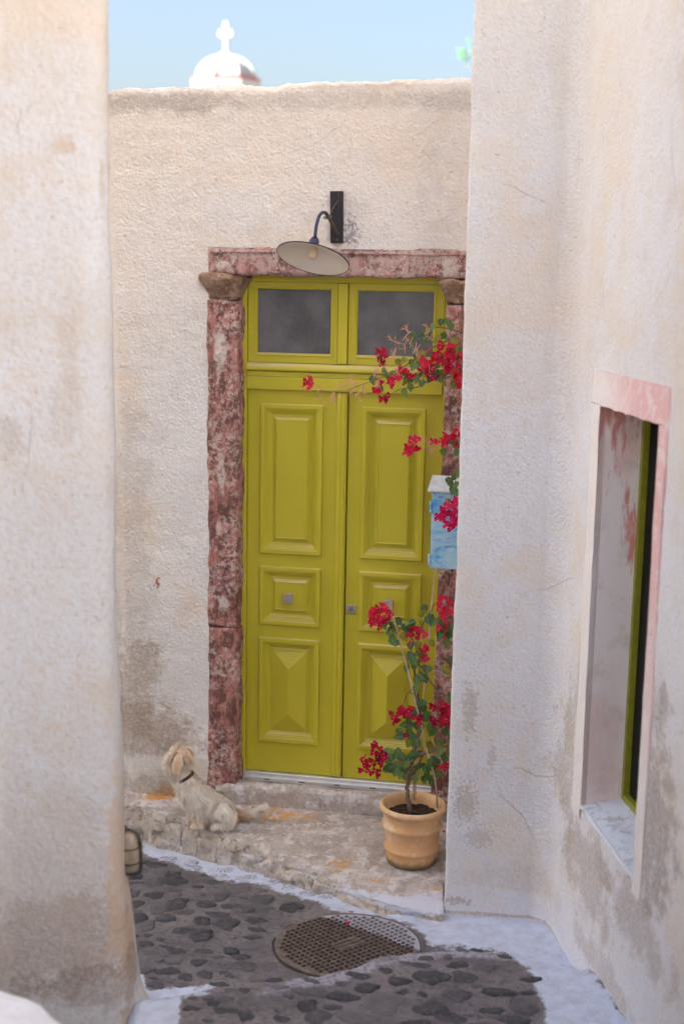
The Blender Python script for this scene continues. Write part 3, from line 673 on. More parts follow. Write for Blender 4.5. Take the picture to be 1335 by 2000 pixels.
# ------------------------------------------------------------------ building on the right (frontal pier and window wall)
def plan_wall(name, plan, zrows, mat, parent, holes=(), amp=.010, flare=None, keepfn=None, extra_s=(), step=.03, seed=0, fine=.003):
    """extrudes a plan polyline (list of (x,y), optional fine part) upwards with roughness along the normal"""
    P = [np.array(p, float) for p in plan]; cols = []; s = 0
    for a, b in zip(P[:-1], P[1:]):
        L = np.linalg.norm(b-a); n = max(1, int(math.ceil(L/step)))
        for k in range(n): cols.append((a+(b-a)*k/n))
    cols.append(P[-1]); cols = np.array(cols)
    tang = np.gradient(cols, axis=0); tang /= np.linalg.norm(tang, axis=1)[:, None]; nor = np.stack([tang[:, 1], -tang[:, 0]], 1)
    Zc, Ci = np.meshgrid(zrows, np.arange(len(cols)), indexing='ij')
    X = cols[Ci.ravel(), 0]; Y = cols[Ci.ravel(), 1]; Zz = Zc.ravel(); N = nor[Ci.ravel()]
    d = amp*fbm(X+seed, Y, Zz, 1.7, 3)+fine*fbm(X, Y+seed, Zz, 16, 3)
    if flare: fx, fy = flare(X, Y, Zz)
    else: fx = fy = 0
    V = np.stack([X+N[:, 0]*d+fx, Y+N[:, 1]*d+fy, Zz], 1)
    kp = None
    if keepfn: kp = lambda i, j: keepfn((cols[j]+cols[j+1])/2, (zrows[i]+zrows[i+1])/2)
    return np_mesh(name, V, grid_faces(len(zrows), len(cols), kp), mat, parent)
def arc(c, r, a0, a1, n=6): return [(c[0]+r*math.cos(R(a0+(a1-a0)*i/n)), c[1]+r*math.sin(R(a0+(a1-a0)*i/n))) for i in range(n+1)]
WA = R(6.75); WO = np.array([1.05, 6.1]); wd = np.array([math.sin(WA), -math.cos(WA)]); wnr = np.array([math.cos(WA), math.sin(WA)])   # along the wall towards the viewer / into the wall
def wp(s, off=0): return WO+wd*s+wnr*off
rb = empty('window_building', (0, 0, 0), 0, 'pale plastered building on the right with a tall pink edged window recess', 'building')
S0, S1, Z0, Z1 = .393, 1.118, .81, 2.606
A = np.array([.543, 6.24]); Bc = np.array([1.038, 6.195])
plan = [(.84, 7.25), (.62, 6.40), (.557, 6.285), (.545, 6.262), (.543, 6.248), (.552, 6.238), (.58, 6.234)]
plan += [tuple(A+(Bc-A)*t+np.array([0, -.004])) for t in (.3, .6, .78)]
# soft concave corner
p0 = A+(Bc-A)*.80; p2 = wp(.03); p1 = Bc
plan += [tuple((1-t)**2*p0+2*t*(1-t)*p1+t*t*p2) for t in np.linspace(.05, 1, 9)]
plan += [tuple(wp(s)) for s in (.27, S0, S0+(S1-S0)*.5, S1, 1.3, 2.2)]
zr = np.concatenate([np.arange(-.3, Z0-.01, .03), np.linspace(Z0, Z1, 60), np.linspace(Z1+.03, 4.9, 60)])
def kf(c, z):
    s = (c-WO)@wd; return not (c[1] < 6.0 and S0 < s < S1 and Z0 < z < Z1)
plan_wall('plaster_face', plan, zr, m_right, rb, keepfn=kf, amp=.007, seed=5)
# unseen rest of the building, coarse, sized to bounce sunlight: wall along the alley behind the viewer, and everything above
hi = [4.9, 6.0, 9.5]
pl2 = [tuple(wp(2.2)), tuple(wp(8)), tuple(wp(12))]
plan_wall('alley_wall', pl2, [-.3, 1.5, 3, 4.9, 7, 9.5], m_right, rb, step=1.0, amp=0, fine=0)
plan_wall('upper_wall', [(.84, 7.25), (.62, 6.40), tuple(A), tuple(Bc), tuple(wp(2.2))], hi, m_right, rb, step=1.0, amp=0, fine=0)
bk = MB(); q0 = wp(12, .3); bk.add([(.86, 7.4, -.4), (9, 7.4, -.4), (9, 7.4, 9.5), (.86, 7.4, 9.5)], [(0, 1, 2, 3)]); bk.add([(.84, 7.25, 9.5), (.543, 6.24, 9.5), (1.04, 6.2, 9.5), (*wp(12), 9.5), (9, -6, 9.5), (9, 7.4, 9.5)], [(0, 1, 2, 3, 4, 5)]); bk.add([(9, 7.4, -.4), (9, -6, -.4), (9, -6, 9.5), (9, 7.4, 9.5)], [(0, 1, 2, 3)]); bk.build('roof_and_back', m_right, rb)
# reveals and sill
def rev_mat():
    m = NM('pink_washed_reveal'); a = m.noise(3.2, 7, .65, stretch=(1, 1, .45)); b = m.noise(9, 6, .7)
    c = m.mix(m.ramp(a, .42, .62), (.84, .82, .85), (.80, .66, .65)); c = m.mix(m.ramp(b, .5, .68, 0, .5), c, (.62, .55, .53))
    z = m.sep()[2]
    f = m.math('MULTIPLY', m.ramp(m.math('ADD', m.math('MULTIPLY', z, .35), m.math('MULTIPLY', m.noise(2.6, 6, .65, stretch=(4, 4, .8)), 1.0)), 1.28, 1.36), m.ramp(b, .3, .5, .4, .9))
    c = m.mix(f, c, (.62, .24, .22))
    return m.done(c, .9, m.bump(b, .3, .01), spec=.15)
m_rev = rev_mat()
def W3(s, off, z): p = wp(s, off); return (p[0], p[1], z)
rv = MB(); ns_ = 12
for s in (S0, S1):
    vv = [W3(s+.0*k, -.006+.29*k/6, Z0-.02+(Z1-Z0+.03)*i/20) for i in range(21) for k in range(7)]; rv.add(vv, grid_faces(21, 7))
vv = [W3(S0-.002+(S1-S0+.004)*i/8, -.006+.29*k/6, Z1) for i in range(9) for k in range(7)]; rv.add(vv, grid_faces(9, 7))
rv.build('window_reveal', m_rev, rb)
sm_ = NM('sill_limewash'); nn_ = sm_.noise(10, 7, .7); m_sill = sm_.done(sm_.mix(sm_.ramp(nn_, .50, .60), (.60, .67, .80), (.42, .44, .50)), .85, sm_.bump(nn_, .5, .02), spec=.2)
vv = [W3(S0-.002+(S1-S0+.004)*i/14, -.008+.31*k/8, Z0+.045*(k/8)+.004*float(vn(i*.9, k*.8, 3))-(.012 if k == 0 else 0)) for i in range(15) for k in range(9)]
np_mesh('window_sill', vv, grid_faces(15, 9), m_sill, rb)
# painted band round the opening, a thin coat proud of the wall
def band_mat():
    m = NM('faded_pink_band'); a = m.noise(11, 8, .75); d = m.sep()
    s_ = m.math('ADD', m.math('MULTIPLY', d[1], -1.0), m.math('MULTIPLY', m.math('SUBTRACT', d[2], 1.6), .55))
    f = m.ramp(m.math('ADD', s_, m.math('MULTIPLY', m.math('SUBTRACT', a, .5), 1.0)), -5.25, -4.65)
    c = m.mix(f, (.80, .78, .775), (.76, .49, .50)); c = m.mix(m.ramp(a, .50, .58, 0, .75), c, (.80, .74, .74)); c = m.mix(m.ramp(m.noise(35, 6, .75), .56, .62, 0, .5), c, (.80, .76, .76))
    return m.done(c, .9, m.bump(m.math('ADD', a, m.noise(60, 5)), .4, .012), spec=.15)
m_band = band_mat()
bd = MB(); o_ = -.007
def strip(s0, s1, z0, z1, nz=2, ns=2):
    fr_ = [W3(s0+(s1-s0)*j/ns+.006*float(fbm(s0*5+j, i*.5, z0*3, 1.0, 2)), o_+.003*float(vn(s0*9+j, i*.7, 1)), z0+(z1-z0)*i/nz+(.005*float(vn(j*.9, 7, i)) if i in (0, nz) else 0)) for i in range(nz+1) for j in range(ns+1)]
    bd.add(fr_, grid_faces(nz+1, ns+1))
strip(.268, S0, .74, Z1, 30); strip(S1, 1.205, .74, Z1, 30); strip(.268, 1.205, Z1, 2.752, 3, 20)
for (a, b, z0, z1) in [(.268, .268, .74, 2.752), (1.205, 1.205, .74, 2.752)]: bd.add([W3(a, o_, z0), W3(a, .02, z0), W3(a, .02, z1), W3(a, o_, z1)], [(0, 1, 2, 3)])
bd.add([W3(.268, o_, 2.752), W3(1.205, o_, 2.752), W3(1.205, .02, 2.752), W3(.268, .02, 2.752)], [(0, 1, 2, 3)])
for s in (S0, S1): bd.add([W3(s, o_, Z0), W3(s, .02, Z0), W3(s, .02, Z1), W3(s, o_, Z1)], [(0, 1, 2, 3)])
bd.add([W3(S0, o_, Z1), W3(S1, o_, Z1), W3(S1, .02, Z1), W3(S0, .02, Z1)], [(0, 1, 2, 3)])
tag(bd.build('window_surround', m_band, rb), 'flat painted band, whitish on the left and faded pink on top and right')
wf = MB()
def wbox(mb, s0, s1, f0, f1, z0, z1):
    v = [W3(s, f, z) for z in (z0, z1) for (s, f) in ((s0, f0), (s1, f0), (s1, f1), (s0, f1))]
    mb.add(v, [(0, 3, 2, 1), (4, 5, 6, 7), (0, 1, 5, 4), (1, 2, 6, 5), (2, 3, 7, 6), (3, 0, 4, 7)])
wbox(wf, S0-.001, S0+.026, .180, .24, Z0+.01, Z1-.002); wbox(wf, S1-.05, S1+.001, .185, .24, Z0+.01, Z1-.002); wbox(wf, S0+.0265, S1-.051, .181, .239, Z1-.055, Z1-.003); wbox(wf, S0+.0265, S1-.051, .181, .239, Z0+.01, Z0+.055)
wfo = wf.build('window_frame', simple('dark_olive_paint', (.24, .25, .02), .5), rb, bevel=.003)
gp = MB(); wbox(gp, S0+.026, S1-.05, .209, .214, Z0+.05, Z1-.05); gp.build('pane', simple('dark_window_glass', (.008, .008, .009), .45, spec=.12), wfo)
wbk = MB(); wbox(wbk, S0-.05, S1+.05, .285, .30, Z0-.1, Z1+.1); wbk.build('dark_room_sheet', simple('dark_room', (.02, .018, .018), .9), rb)  # dark sheet behind the pane, standing in for the unlit room

# ------------------------------------------------------------------ building on the left
lb = empty('corner_building', (0, 0, 0), 0, 'tall cream plastered building corner filling the left edge, its foot flared and whitewashed', 'building')
fz = [-.3, -.05, .02, .15, .39, .557, .72, 1.07, 1.73, 2.6, 9]; fF = [.20, .16, .139, .096, .072, .056, .040, .029, .007, .002, 0]; fN = [.06, .045, .04, .035, .036, .028, .022, .016, .004, 0, 0]
def lflare(X, Y, Z):
    t = sstep(5.08, 5.38, Y)*sstep(-1.3, -.95, X)
    base = sstep(-1.3, -.95, X)
    fx = base*((1-t)*np.interp(Z, fz, fN)+t*np.interp(Z, fz, fF)); fy = -.25*fx*sstep(5.2, 5.05, Y)
    return fx, fy
plan = [(-1.36, 1.4), (-1.36, 4.9), (-1.355, 4.97), (-1.30, 5.01), (-.99, 5.05), (-.94, 5.062), (-.905, 5.09), (-.886, 5.13), (-.893, 5.22), (-.918, 5.33), (-.945, 5.40), (-.975, 5.425), (-1.05, 5.44), (-1.8, 5.44)]
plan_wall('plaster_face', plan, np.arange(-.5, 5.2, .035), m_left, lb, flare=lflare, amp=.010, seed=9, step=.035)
LH = 8.4  # unseen upper and rear parts are sized to keep sun off the alley
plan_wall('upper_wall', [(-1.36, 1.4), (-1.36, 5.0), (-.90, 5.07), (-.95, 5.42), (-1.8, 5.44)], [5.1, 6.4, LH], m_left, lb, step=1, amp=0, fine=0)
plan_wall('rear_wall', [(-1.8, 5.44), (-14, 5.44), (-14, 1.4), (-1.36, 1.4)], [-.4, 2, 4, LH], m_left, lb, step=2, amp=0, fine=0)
b = MB(); b.add([(-1.36, 1.4, LH), (-1.36, 5.0, LH), (-.9, 5.07, LH), (-.95, 5.42, LH), (-1.8, 5.44, LH), (-14, 5.44, LH), (-14, 1.4, LH)], [tuple(range(7))]); b.build('roof', m_left, lb)
b = MB().box((-1.9, -9, -.6), (-1.37, 1.38, 5.6)); b.build('sun_block_wall', m_left, lb)  # added out of view to keep sun off the lower walls and stairs
b = MB().box((-1.9, -3.4, -.6), (1.9, -3.05, 4.6)); b.build('front_light_block_wall', m_left, lb)  # added out of view behind the eye to cut low frontal light
# whitewashed parapet of the stairs at the lower left
xs = np.linspace(-1.35, -.62, 40); ys = np.linspace(2.9, 4.16, 50); VV = []
for y in ys:
    for x in xs:
        pz = float(np.interp(x, [-1.36, -1.103, -1.06, -1.002, -.952, -.915, -.88, -.826, -.74, -.66, -.62], [.87, .838, .815, .802, .777, .728, .705, .668, .58, .40, .2]))
        fall = float(sstep(4.15, 4.02, y)); VV.append((x, y, .05+(pz-.05+.0*(4.1-y)+.10*(4.1-y))*fall**.5+.006*float(fbm(x, y, 0, 5, 2))))
np_mesh('stair_parapet', VV, grid_faces(50, 40), m_white)
tag(bpy.data.objects['stair_parapet'], 'low whitewashed parapet with a rounded top in the lower left corner', 'parapet')

# bulkhead lamp
def bulkhead():
    Yc = 5.25; c = on_y(243, 1664, Yc); cx = float(c[0])+.004; cz = float(c[2])
    root = empty('bulkhead_lamp', (cx, Yc, cz), 0, 'small caged bulkhead lamp with milky glass low on the left corner', 'wall lamp'); root.rotation_euler = (0, R(-3.0), R(-14))
    met = simple('aged_zinc', (.10, .09, .08), .5, .5, .3, 30); hw, hh = .048, .100
    def outline(k, sc=1.0, sq=2.6, n=32):
        a = 2*PI*k/n; c_, s_ = math.cos(a), math.sin(a); return (math.copysign(abs(c_)**(2/sq), c_)*hw*sc, math.copysign(abs(s_)**(2/sq), s_)*hh*sc)
    n = 32
    def rings(spec, name, mat, capit=True):
        b = MB(); v = []; f = []
        for (x, sc) in spec: v += [(x, *outline(k, sc)) for k in range(n)]
        for i in range(len(spec)-1):
            for k in range(n): f.append((i*n+k, i*n+(k+1) % n, (i+1)*n+(k+1) % n, (i+1)*n+k))
        f.append(tuple((len(spec)-1)*n+k for k in range(n))); b.add(v, f); return b.build(name, mat, root, smooth=True)
    rings([(-.02, 1.0), (.006, 1.02), (.010, 1.0), (.012, .93)], 'base_plate', met)
    rings([(.010, .90), (.026, .88), (.044, .82), (.056, .70), (.062, .5), (.064, .2)], 'glass_cover', NMglass)
    b = MB(); v0 = [(.008+.064*math.sin(PI*i/16)**.55, 0, -hh*.98+2*hh*.98*i/16*1.0) for i in range(17)]
    v0 = [(.008, 0, -hh), (.030, 0, -hh*.99), (.050, 0, -hh*.93), (.064, 0, -hh*.78), (.069, 0, -hh*.5), (.070, 0, 0), (.069, 0, hh*.5), (.064, 0, hh*.78), (.050, 0, hh*.93), (.030, 0, hh*.99), (.008, 0, hh)]
    b.tube(v0, .0062, 8); b.build('cage_bar', met, root, smooth=True)
    for zz in (-.035, .030):
        b = MB(); b.tube([(.008, -hw*1.02, zz), (.040, -hw*.98, zz), (.060, -hw*.7, zz), (.070, 0, zz), (.060, hw*.7, zz), (.040, hw*.98, zz), (.008, hw*1.02, zz)], .0032, 6); b.build('cage_bar', met, root, smooth=True)
    b = MB(); b.tube([(.004, 0, hh), (.004, 0, hh+.012)], .005, 8); b.tube([(-.003, 0, hh+.012), (.011, 0, hh+.014)], .0045, 8); b.build('thumb_screw', met, root)
m = NM('milky_lamp_glass'); NMglass = m.done(m.mix(m.ramp(m.noise(12, 5, vec=m.obj()), .3, .7), (.25, .20, .15), (.36, .30, .23)), .22, spec=.6)
bulkhead()
# flat grey cover plate under the lamp
c = on_y(254, 1822, 5.30); b = MB()
sh = [(-.018, -.085), (.0, -.105), (.020, -.085), (.024, .0), (.014, .06), (-.004, .082), (-.018, .03)]
v = [(0.0, y, z) for y, z in sh]+[(.014, y*.9, z*.95) for y, z in sh]; n = len(sh)
b.add(v, [(i, (i+1) % n, n+(i+1) % n, n+i) for i in range(n)]+[tuple(range(n, 2*n))]); o = b.build('cover_plate', simple('grey_putty', (.36, .33, .32), .7), None)
o.location = (float(c[0])-.012, 5.30, float(c[2])); o.rotation_euler = (0, R(-10), R(-22)); tag(o, 'flat grey cover patch on the flared wall foot below the bulkhead lamp', 'cover plate')

# ------------------------------------------------------------------ lamp over the door
def door_lamp():
    n = np.array([-math.sin(TH), -math.cos(TH), 0]); un = np.array([math.cos(TH), -math.sin(TH), 0])
    uc, zc = -.030, 3.425; base = np.array([0, DW, 0])+un*uc+n*.128; org = (float(base[0]), float(base[1]), zc)
    root = empty('swan_neck_lamp', org, 0, 'swan neck lamp with a wide white enamel shade hung above the green door', 'wall lamp')
    Rz = Matrix.Rotation(-TH, 4, 'Z')
    wood = NM('black_painted_board'); g = wood.noise(60, 5, .6, vec=wood.obj(), stretch=(1, 1, .06)); mw = wood.done(wood.mix(wood.ramp(g, .5, .66, 0, .6), (.016, .014, .020), (.07, .062, .066)), .6, wood.bump(g, .4, .004), spec=.4)
    b = MB(); Mb = Rz @ Matrix.Rotation(R(-1.2), 4, 'Y'); b.box((-.033, -.022, -.132), (.033, .010, .132), Mb); b.build('mounting_board', mw, root, bevel=.002)
    iron = simple('blue_black_enamel_pipe', (.030, .034, .085), .38, .2, .4, 60, .2)
    grey = simple('weathered_pipe', (.13, .105, .085), .6, .4, .3, 70, .3)
    # arm: from the foot of the board out to the apex and down to the socket (world points minus org)
    def W(px_, py_, Y): return np.array(on_y(px_, py_, Y))-np.array(org)
    y0 = float(base[1])-.02
    pts = [W(661, 461, y0), W(654, 448, y0-.05), W(646, 433, y0-.11), W(640, 422, y0-.16), W(635, 415.5, y0-.20), W(629, 415.5, y0-.235), W(623, 422, y0-.265), W(618, 438, y0-.285), W(616, 452, y0-.295), W(615, 463, y0-.30)]
    sp = spline(pts, 5); k = 20
    b = MB(); b.tube(sp[:k+1], .0088, 10); b.build('pipe_arm', grey, root, smooth=True)
    b = MB(); b.tube(sp[k:], .0086, 10); b.build('pipe_arm', iron, root, smooth=True)
    b = MB(); b.tube([W(660, 391, y0-.002), W(650, 407, y0-.05), W(643, 421, y0-.12)], .0028, 6); b.build('brace_rod', grey, root, smooth=True)
    b = MB(); ring = [W(638, 425, y0-.155)+np.array([math.cos(a)*.016, math.sin(a)*.016, math.sin(a)*.006]) for a in np.linspace(0, 2*PI, 16)]; b.tube(ring, .0032, 6); ring = [p+np.array([.008, .01, .005]) for p in ring]; b.tube(ring, .0028, 6); b.build('arm_clamp', grey, root, smooth=True)
    rust = simple('rusty_screw', (.20, .09, .05), .7, .3, .3, 90)
    for px_, py_ in ((660.5, 380), (660.5, 391.5), (657.5, 469)):
        b = MB(); c_ = W(px_, py_, y0); b.lathe([(0, .004), (.005, .003), (.0065, 0), (.0065, -.003)], 12, Matrix.Translation(Vector(c_)) @ Rz @ Matrix.Rotation(PI/2, 4, 'X')); b.build('screw', rust, root)
    # shade: axis N points out of the open mouth
    t = R(22.5); ti = R(13.5)
    vd = ray(611, 505); vd = vd/np.linalg.norm(vd)
    side = np.cross(vd, [0, 0, 1]); side /= np.linalg.norm(side); upv = np.cross(side, vd)
    dn = -(math.cos(ti)*upv+math.sin(ti)*side); N = math.cos(t)*dn - math.sin(t)*vd
    mouth = on_y(611, 505.5, y0-.30)-np.array(org)
    ax = Vector(-N); rot = ax.to_track_quat('Z', 'Y').to_matrix().to_4x4(); Rm = 70.5/FPX*(y0-.3)
    Ms = Matrix.Translation(Vector(mouth)) @ rot
    en = simple('white_enamel', (.80, .74, .68), .32, 0, .03, 8)
    b = MB(); b.lathe([(Rm, 0), (Rm*.8, .014), (Rm*.6, .027), (Rm*.4, .040), (Rm*.22, .052), (.026, .060), (.0, .064)], 56, Ms); b.build('shade', en, root, smooth=True)
    b = MB(); b.lathe([(Rm+.002, -.001), (Rm+.003, .003), (Rm*.8, .0175), (Rm*.6, .031), (Rm*.4, .044), (Rm*.22, .056), (.026, .066), (.0, .070)], 56, Ms); b.build('shade_top', iron, root, smooth=True)
    b = MB(); b.lathe([(Rm-.0004, -.0018), (Rm+.0022, -.002), (Rm+.0034, .002)], 56, Ms); b.build('rim_bead', iron, root, smooth=True)
    s0 = W(613.5, 471, y0-.285); s1 = W(615, 460, y0-.30)
    b = MB(); b.lathe([(.025, -.020), (.025, -.002), (.021, .010), (.014, .020), (.010, .024), (0, .026)], 24, Matrix.Translation(Vector(s0)) @ rot); b.build('socket_cap', iron, root, smooth=True)
    m = NM('bulb_glass'); mb_ = m.done((.78, .60, .44), .15, spec=.6)
    bc = Vector(on_y(611, 497, y0-.285))-Vector(org); b = MB(); b.lathe([(0, -.0265), (.010, -.0245), (.019, -.018), (.0245, -.008), (.025, .002), (.022, .012), (.016, .022), (.013, .034), (.013, .052)], 24, Matrix.Translation(bc) @ rot); b.build('bulb', mb_, root, smooth=True)
    b = MB(); b.lathe([(.0135, .022), (.0150, .022), (.0150, .027), (.0135, .027)], 24, Matrix.Translation(bc) @ rot); b.build('bulb_collar', simple('black_ring', (.02, .02, .02), .5), root, smooth=True)
door_lamp()

# ------------------------------------------------------------------ letter box on the right jamb
def mailbox():
    Y = 6.80; c = on_y(841, 1035, Y); ww, hh_ = .26, .405; x0 = float(c[0]); zc = float(c[2]); org = (x0, Y, zc-hh_/2)
    root = empty('letter_box', org, -TH*.7, 'weathered pale blue metal letter box half hidden behind the right hand wall edge', 'letter box')
    m = NM('brushed_blue_paint'); n = m.noise(4.5, 5, .65, vec=m.obj(), dist=.6, stretch=(.9, .9, 2.6)); n2 = m.noise(26, 5, .65, vec=m.obj(), stretch=(.5, .5, 2))
    cc = m.mix(m.ramp(n, .46, .62), (.36, .60, .78), (.05, .36, .74)); cc = m.mix(m.ramp(n2, .52, .66, 0, .6), cc, (.62, .74, .80)); cc = m.mix(m.ramp(m.noise(40, 4, .7, vec=m.obj()), .68, .72, 0, .8), cc, (.22, .12, .09))
    mb_ = m.done(cc, .5, m.bump(n2, .15, .004))
    m2 = simple('greyed_lid_paint', (.60, .66, .72), .6, 0, .15, 20)
    b = MB().box((0, 0, 0), (ww, .12, hh_)); b.build('body', mb_, root, bevel=.003)
    b = MB().box((.006, -.004, .006), (ww-.006, .0, hh_-.01)); b.build('door_panel', mb_, root, bevel=.0015)
    b = MB(); v = [(-.022, -.030, hh_), (ww+.02, -.030, hh_), (ww+.02, .125, hh_+.058), (-.008, .125, hh_+.058)]; v += [(x, y, z+.006) for x, y, z in v]
    b.add(v, [(0, 3, 2, 1), (4, 5, 6, 7), (0, 1, 5, 4), (1, 2, 6, 5), (2, 3, 7, 6), (3, 0, 4, 7)]); b.build('lid', m2, root)
    for zz in (hh_-.082, .048):
        b = MB(); b.tube([(-.004, -.004, zz-.028), (-.004, -.004, zz+.028)], .006, 8); b.box((-.012, -.002, zz-.028), (.0, .004, zz+.028)); o = b.build('hinge', mb_, root)
mailbox()

# ------------------------------------------------------------------ terracotta pot
POT = on_surf(803, 1678, zland); POT = np.array([POT[0], POT[1], float(zland(POT[0], POT[1]))])
def pot():
    root = empty('terracotta_pot', tuple(POT-np.array([0, 0, .006])), 0, 'banded terracotta pot with a thick rolled rim standing on the landing', 'plant pot')
    m = NM('terracotta'); n = m.noise(9, 6, .65, stretch=(1, 1, .8)); n2 = m.noise(40, 4, .6); z = m.sep(m.obj())[2]
    c = m.mix(m.ramp(n, .50, .68, 0, .7), (.66, .40, .21), (.80, .66, .50)); c = m.mix(m.ramp(n2, .5, .7, 0, .35), c, (.58, .31, .13))
    nz = m.sep(m.geo.outputs['Normal'])[2]
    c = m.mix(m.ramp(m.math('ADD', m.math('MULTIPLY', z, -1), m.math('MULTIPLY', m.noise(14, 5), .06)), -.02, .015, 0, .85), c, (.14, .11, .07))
    rim = m.ramp(z, .28, .31, 0, .6); c = m.mix(rim, c, (.78, .55, .33))
    mt = m.done(c, .85, m.bump(m.math('ADD', m.noise(30, 4), m.math('MULTIPLY', m.noise(60, 3, stretch=(.1, .1, 3)), .5)), .25, .006), spec=.2)
    Rr = 68.5/FPX*6.45; hp = .312
    pr = [(0, .0), (.118, 0), (.126, .006), (.130, .03), (.131, .066), (.140, .076), (.1435, .085), (.137, .092), (.134, .10), (.137, .14), (.1415, .183), (.151, .194), (.1535, .204), (.150, .214), (.1420, .224), (.148, .255), (.150, .270), (.158, .278), (Rr-.001, .288), (Rr+.001, .298), (Rr-.002, .308), (Rr-.010, hp+.003), (Rr-.018, hp), (Rr-.023, .300), (.138, .285), (.134, .24), (.130, .2), (0, .2)]
    b = MB(); b.lathe(pr, 64, None, .0035); b.build('pot_body', mt, root, smooth=True)
    soil = NM('potting_soil'); sn = soil.noise(60, 6, .7); ms = soil.done(soil.mix(soil.ramp(sn, .45, .68), (.018, .012, .009), (.16, .09, .05)), .95, soil.bump(sn, 1, .02))
    V = []; nr, na = 16, 40
    for i in range(nr):
        for k in range(na):
            a = 2*PI*k/na; r = .1345*i/(nr-1); V.append((r*math.cos(a), r*math.sin(a), .252+.007*float(fbm(r*math.cos(a), r*math.sin(a), 0, 40, 3))))
    F = [(i*na+k, i*na+(k+1) % na, (i+1)*na+(k+1) % na, (i+1)*na+k) for i in range(nr-1) for k in range(na)]
    np_mesh('soil', V, F, ms, root)
pot()
bpy.data.objects['terracotta_pot'].scale = (1.04, 1.04, 1.02)

# ------------------------------------------------------------------ bougainvilleas
def leaf_mesh(seed, mats):
    rd = random.Random(seed); v = []; f = []; n = 7; bend = rd.uniform(.15, .6); fold = rd.uniform(.1, .45)
    for i in range(n):
        t = i/(n-1); wd_ = math.sin(PI*min(1, t**.62))*.36*(1 if t < 1 else 0)+(.0 if t in (0, 1) else .02)
        for s in (-1, -.5, 0, .5, 1):
            x = wd_*s; z = fold*abs(x)*.9-bend*t*t*.5+.04*math.sin(7*t+seed)*s; v.append((x, t, z))
    f = grid_faces(n, 5); me = bpy.data.meshes.new('leaf'); me.from_pydata(v, [], f); me.update(); me.materials.append(mats); me.shade_smooth(); return me
def leaf_mat(name, a, b, ed):
    m = NM(name); r = m.rnd(); ob = m.obj(); sx_ = m.sep(ob)
    c = m.mix(m.ramp(r, 0, 1, kind='LINEAR'), a, b); vein = m.ramp(m.math('ABSOLUTE', sx_[0]), .0, .05, .45, 0); c = m.mix(vein, c, tuple(min(1, x*1.9) for x in b))
    c = m.mix(m.math('MULTIPLY', m.ramp(m.math('ADD', m.math('ABSOLUTE', sx_[0]), m.math('MULTIPLY', m.noise(4, 3, vec=ob), .25)), .36, .46), m.ramp(r, .5, .8)), c, ed)
    s = m.done(c, .42, m.bump(m.noise(10, 4, vec=ob), .3, .02), spec=.4)
    # thin leaves let some light through
    tr = m.n('ShaderNodeBsdfTranslucent'); m.lk(m.mix(.5, c, (.25, .32, .03)), tr.inputs[0]); mx = m.n('ShaderNodeMixShader'); mx.inputs[0].default_value = .25
    m.lk(m.b.outputs[0], mx.inputs[1]); m.lk(tr.outputs[0], mx.inputs[2]); m.lk(mx.outputs[0], m.t.nodes['Material Output'].inputs[0]); return s
ml_g = leaf_mat('bougainvillea_leaf', (.045, .12, .05), (.14, .25, .08), (.38, .14, .04)); ml_y = leaf_mat('yellowing_leaf', (.20, .24, .03), (.34, .30, .05), (.40, .18, .04)); ml_o = leaf_mat('orange_leaf', (.55, .20, .05), (.55, .25, .06), (.4, .1, .03))
LG = [leaf_mesh(i, ml_g) for i in range(6)]; LY = [leaf_mesh(i+10, ml_y) for i in range(3)]; LO = [leaf_mesh(30, ml_o)]
def bract_mat(name, a, b):
    m = NM(name); r = m.rnd(); ob = m.obj(); c = m.mix(m.ramp(m.math('ADD', m.math('MULTIPLY', r, .7), m.math('MULTIPLY', m.noise(2, 3, vec=ob), .5)), .2, .9), a, b)
    m.done(c, .6, m.bump(m.noise(6, 5, vec=ob), .5, .05), spec=.25)
    tr = m.n('ShaderNodeBsdfTranslucent'); m.lk(c, tr.inputs[0]); mx = m.n('ShaderNodeMixShader'); mx.inputs[0].default_value = .35
    m.lk(m.b.outputs[0], mx.inputs[1]); m.lk(tr.outputs[0], mx.inputs[2]); m.lk(mx.outputs[0], m.t.nodes['Material Output'].inputs[0]); return m.m
mb_red = bract_mat('red_bract', (.62, .010, .045), (.85, .045, .12)); mb_dark = bract_mat('crimson_bract', (.42, .008, .045), (.66, .018, .08)); mb_mag = bract_mat('magenta_bract', (.72, .012, .12), (.85, .03, .18))
m_fl = simple('flower_white', (.85, .78, .62), .6)
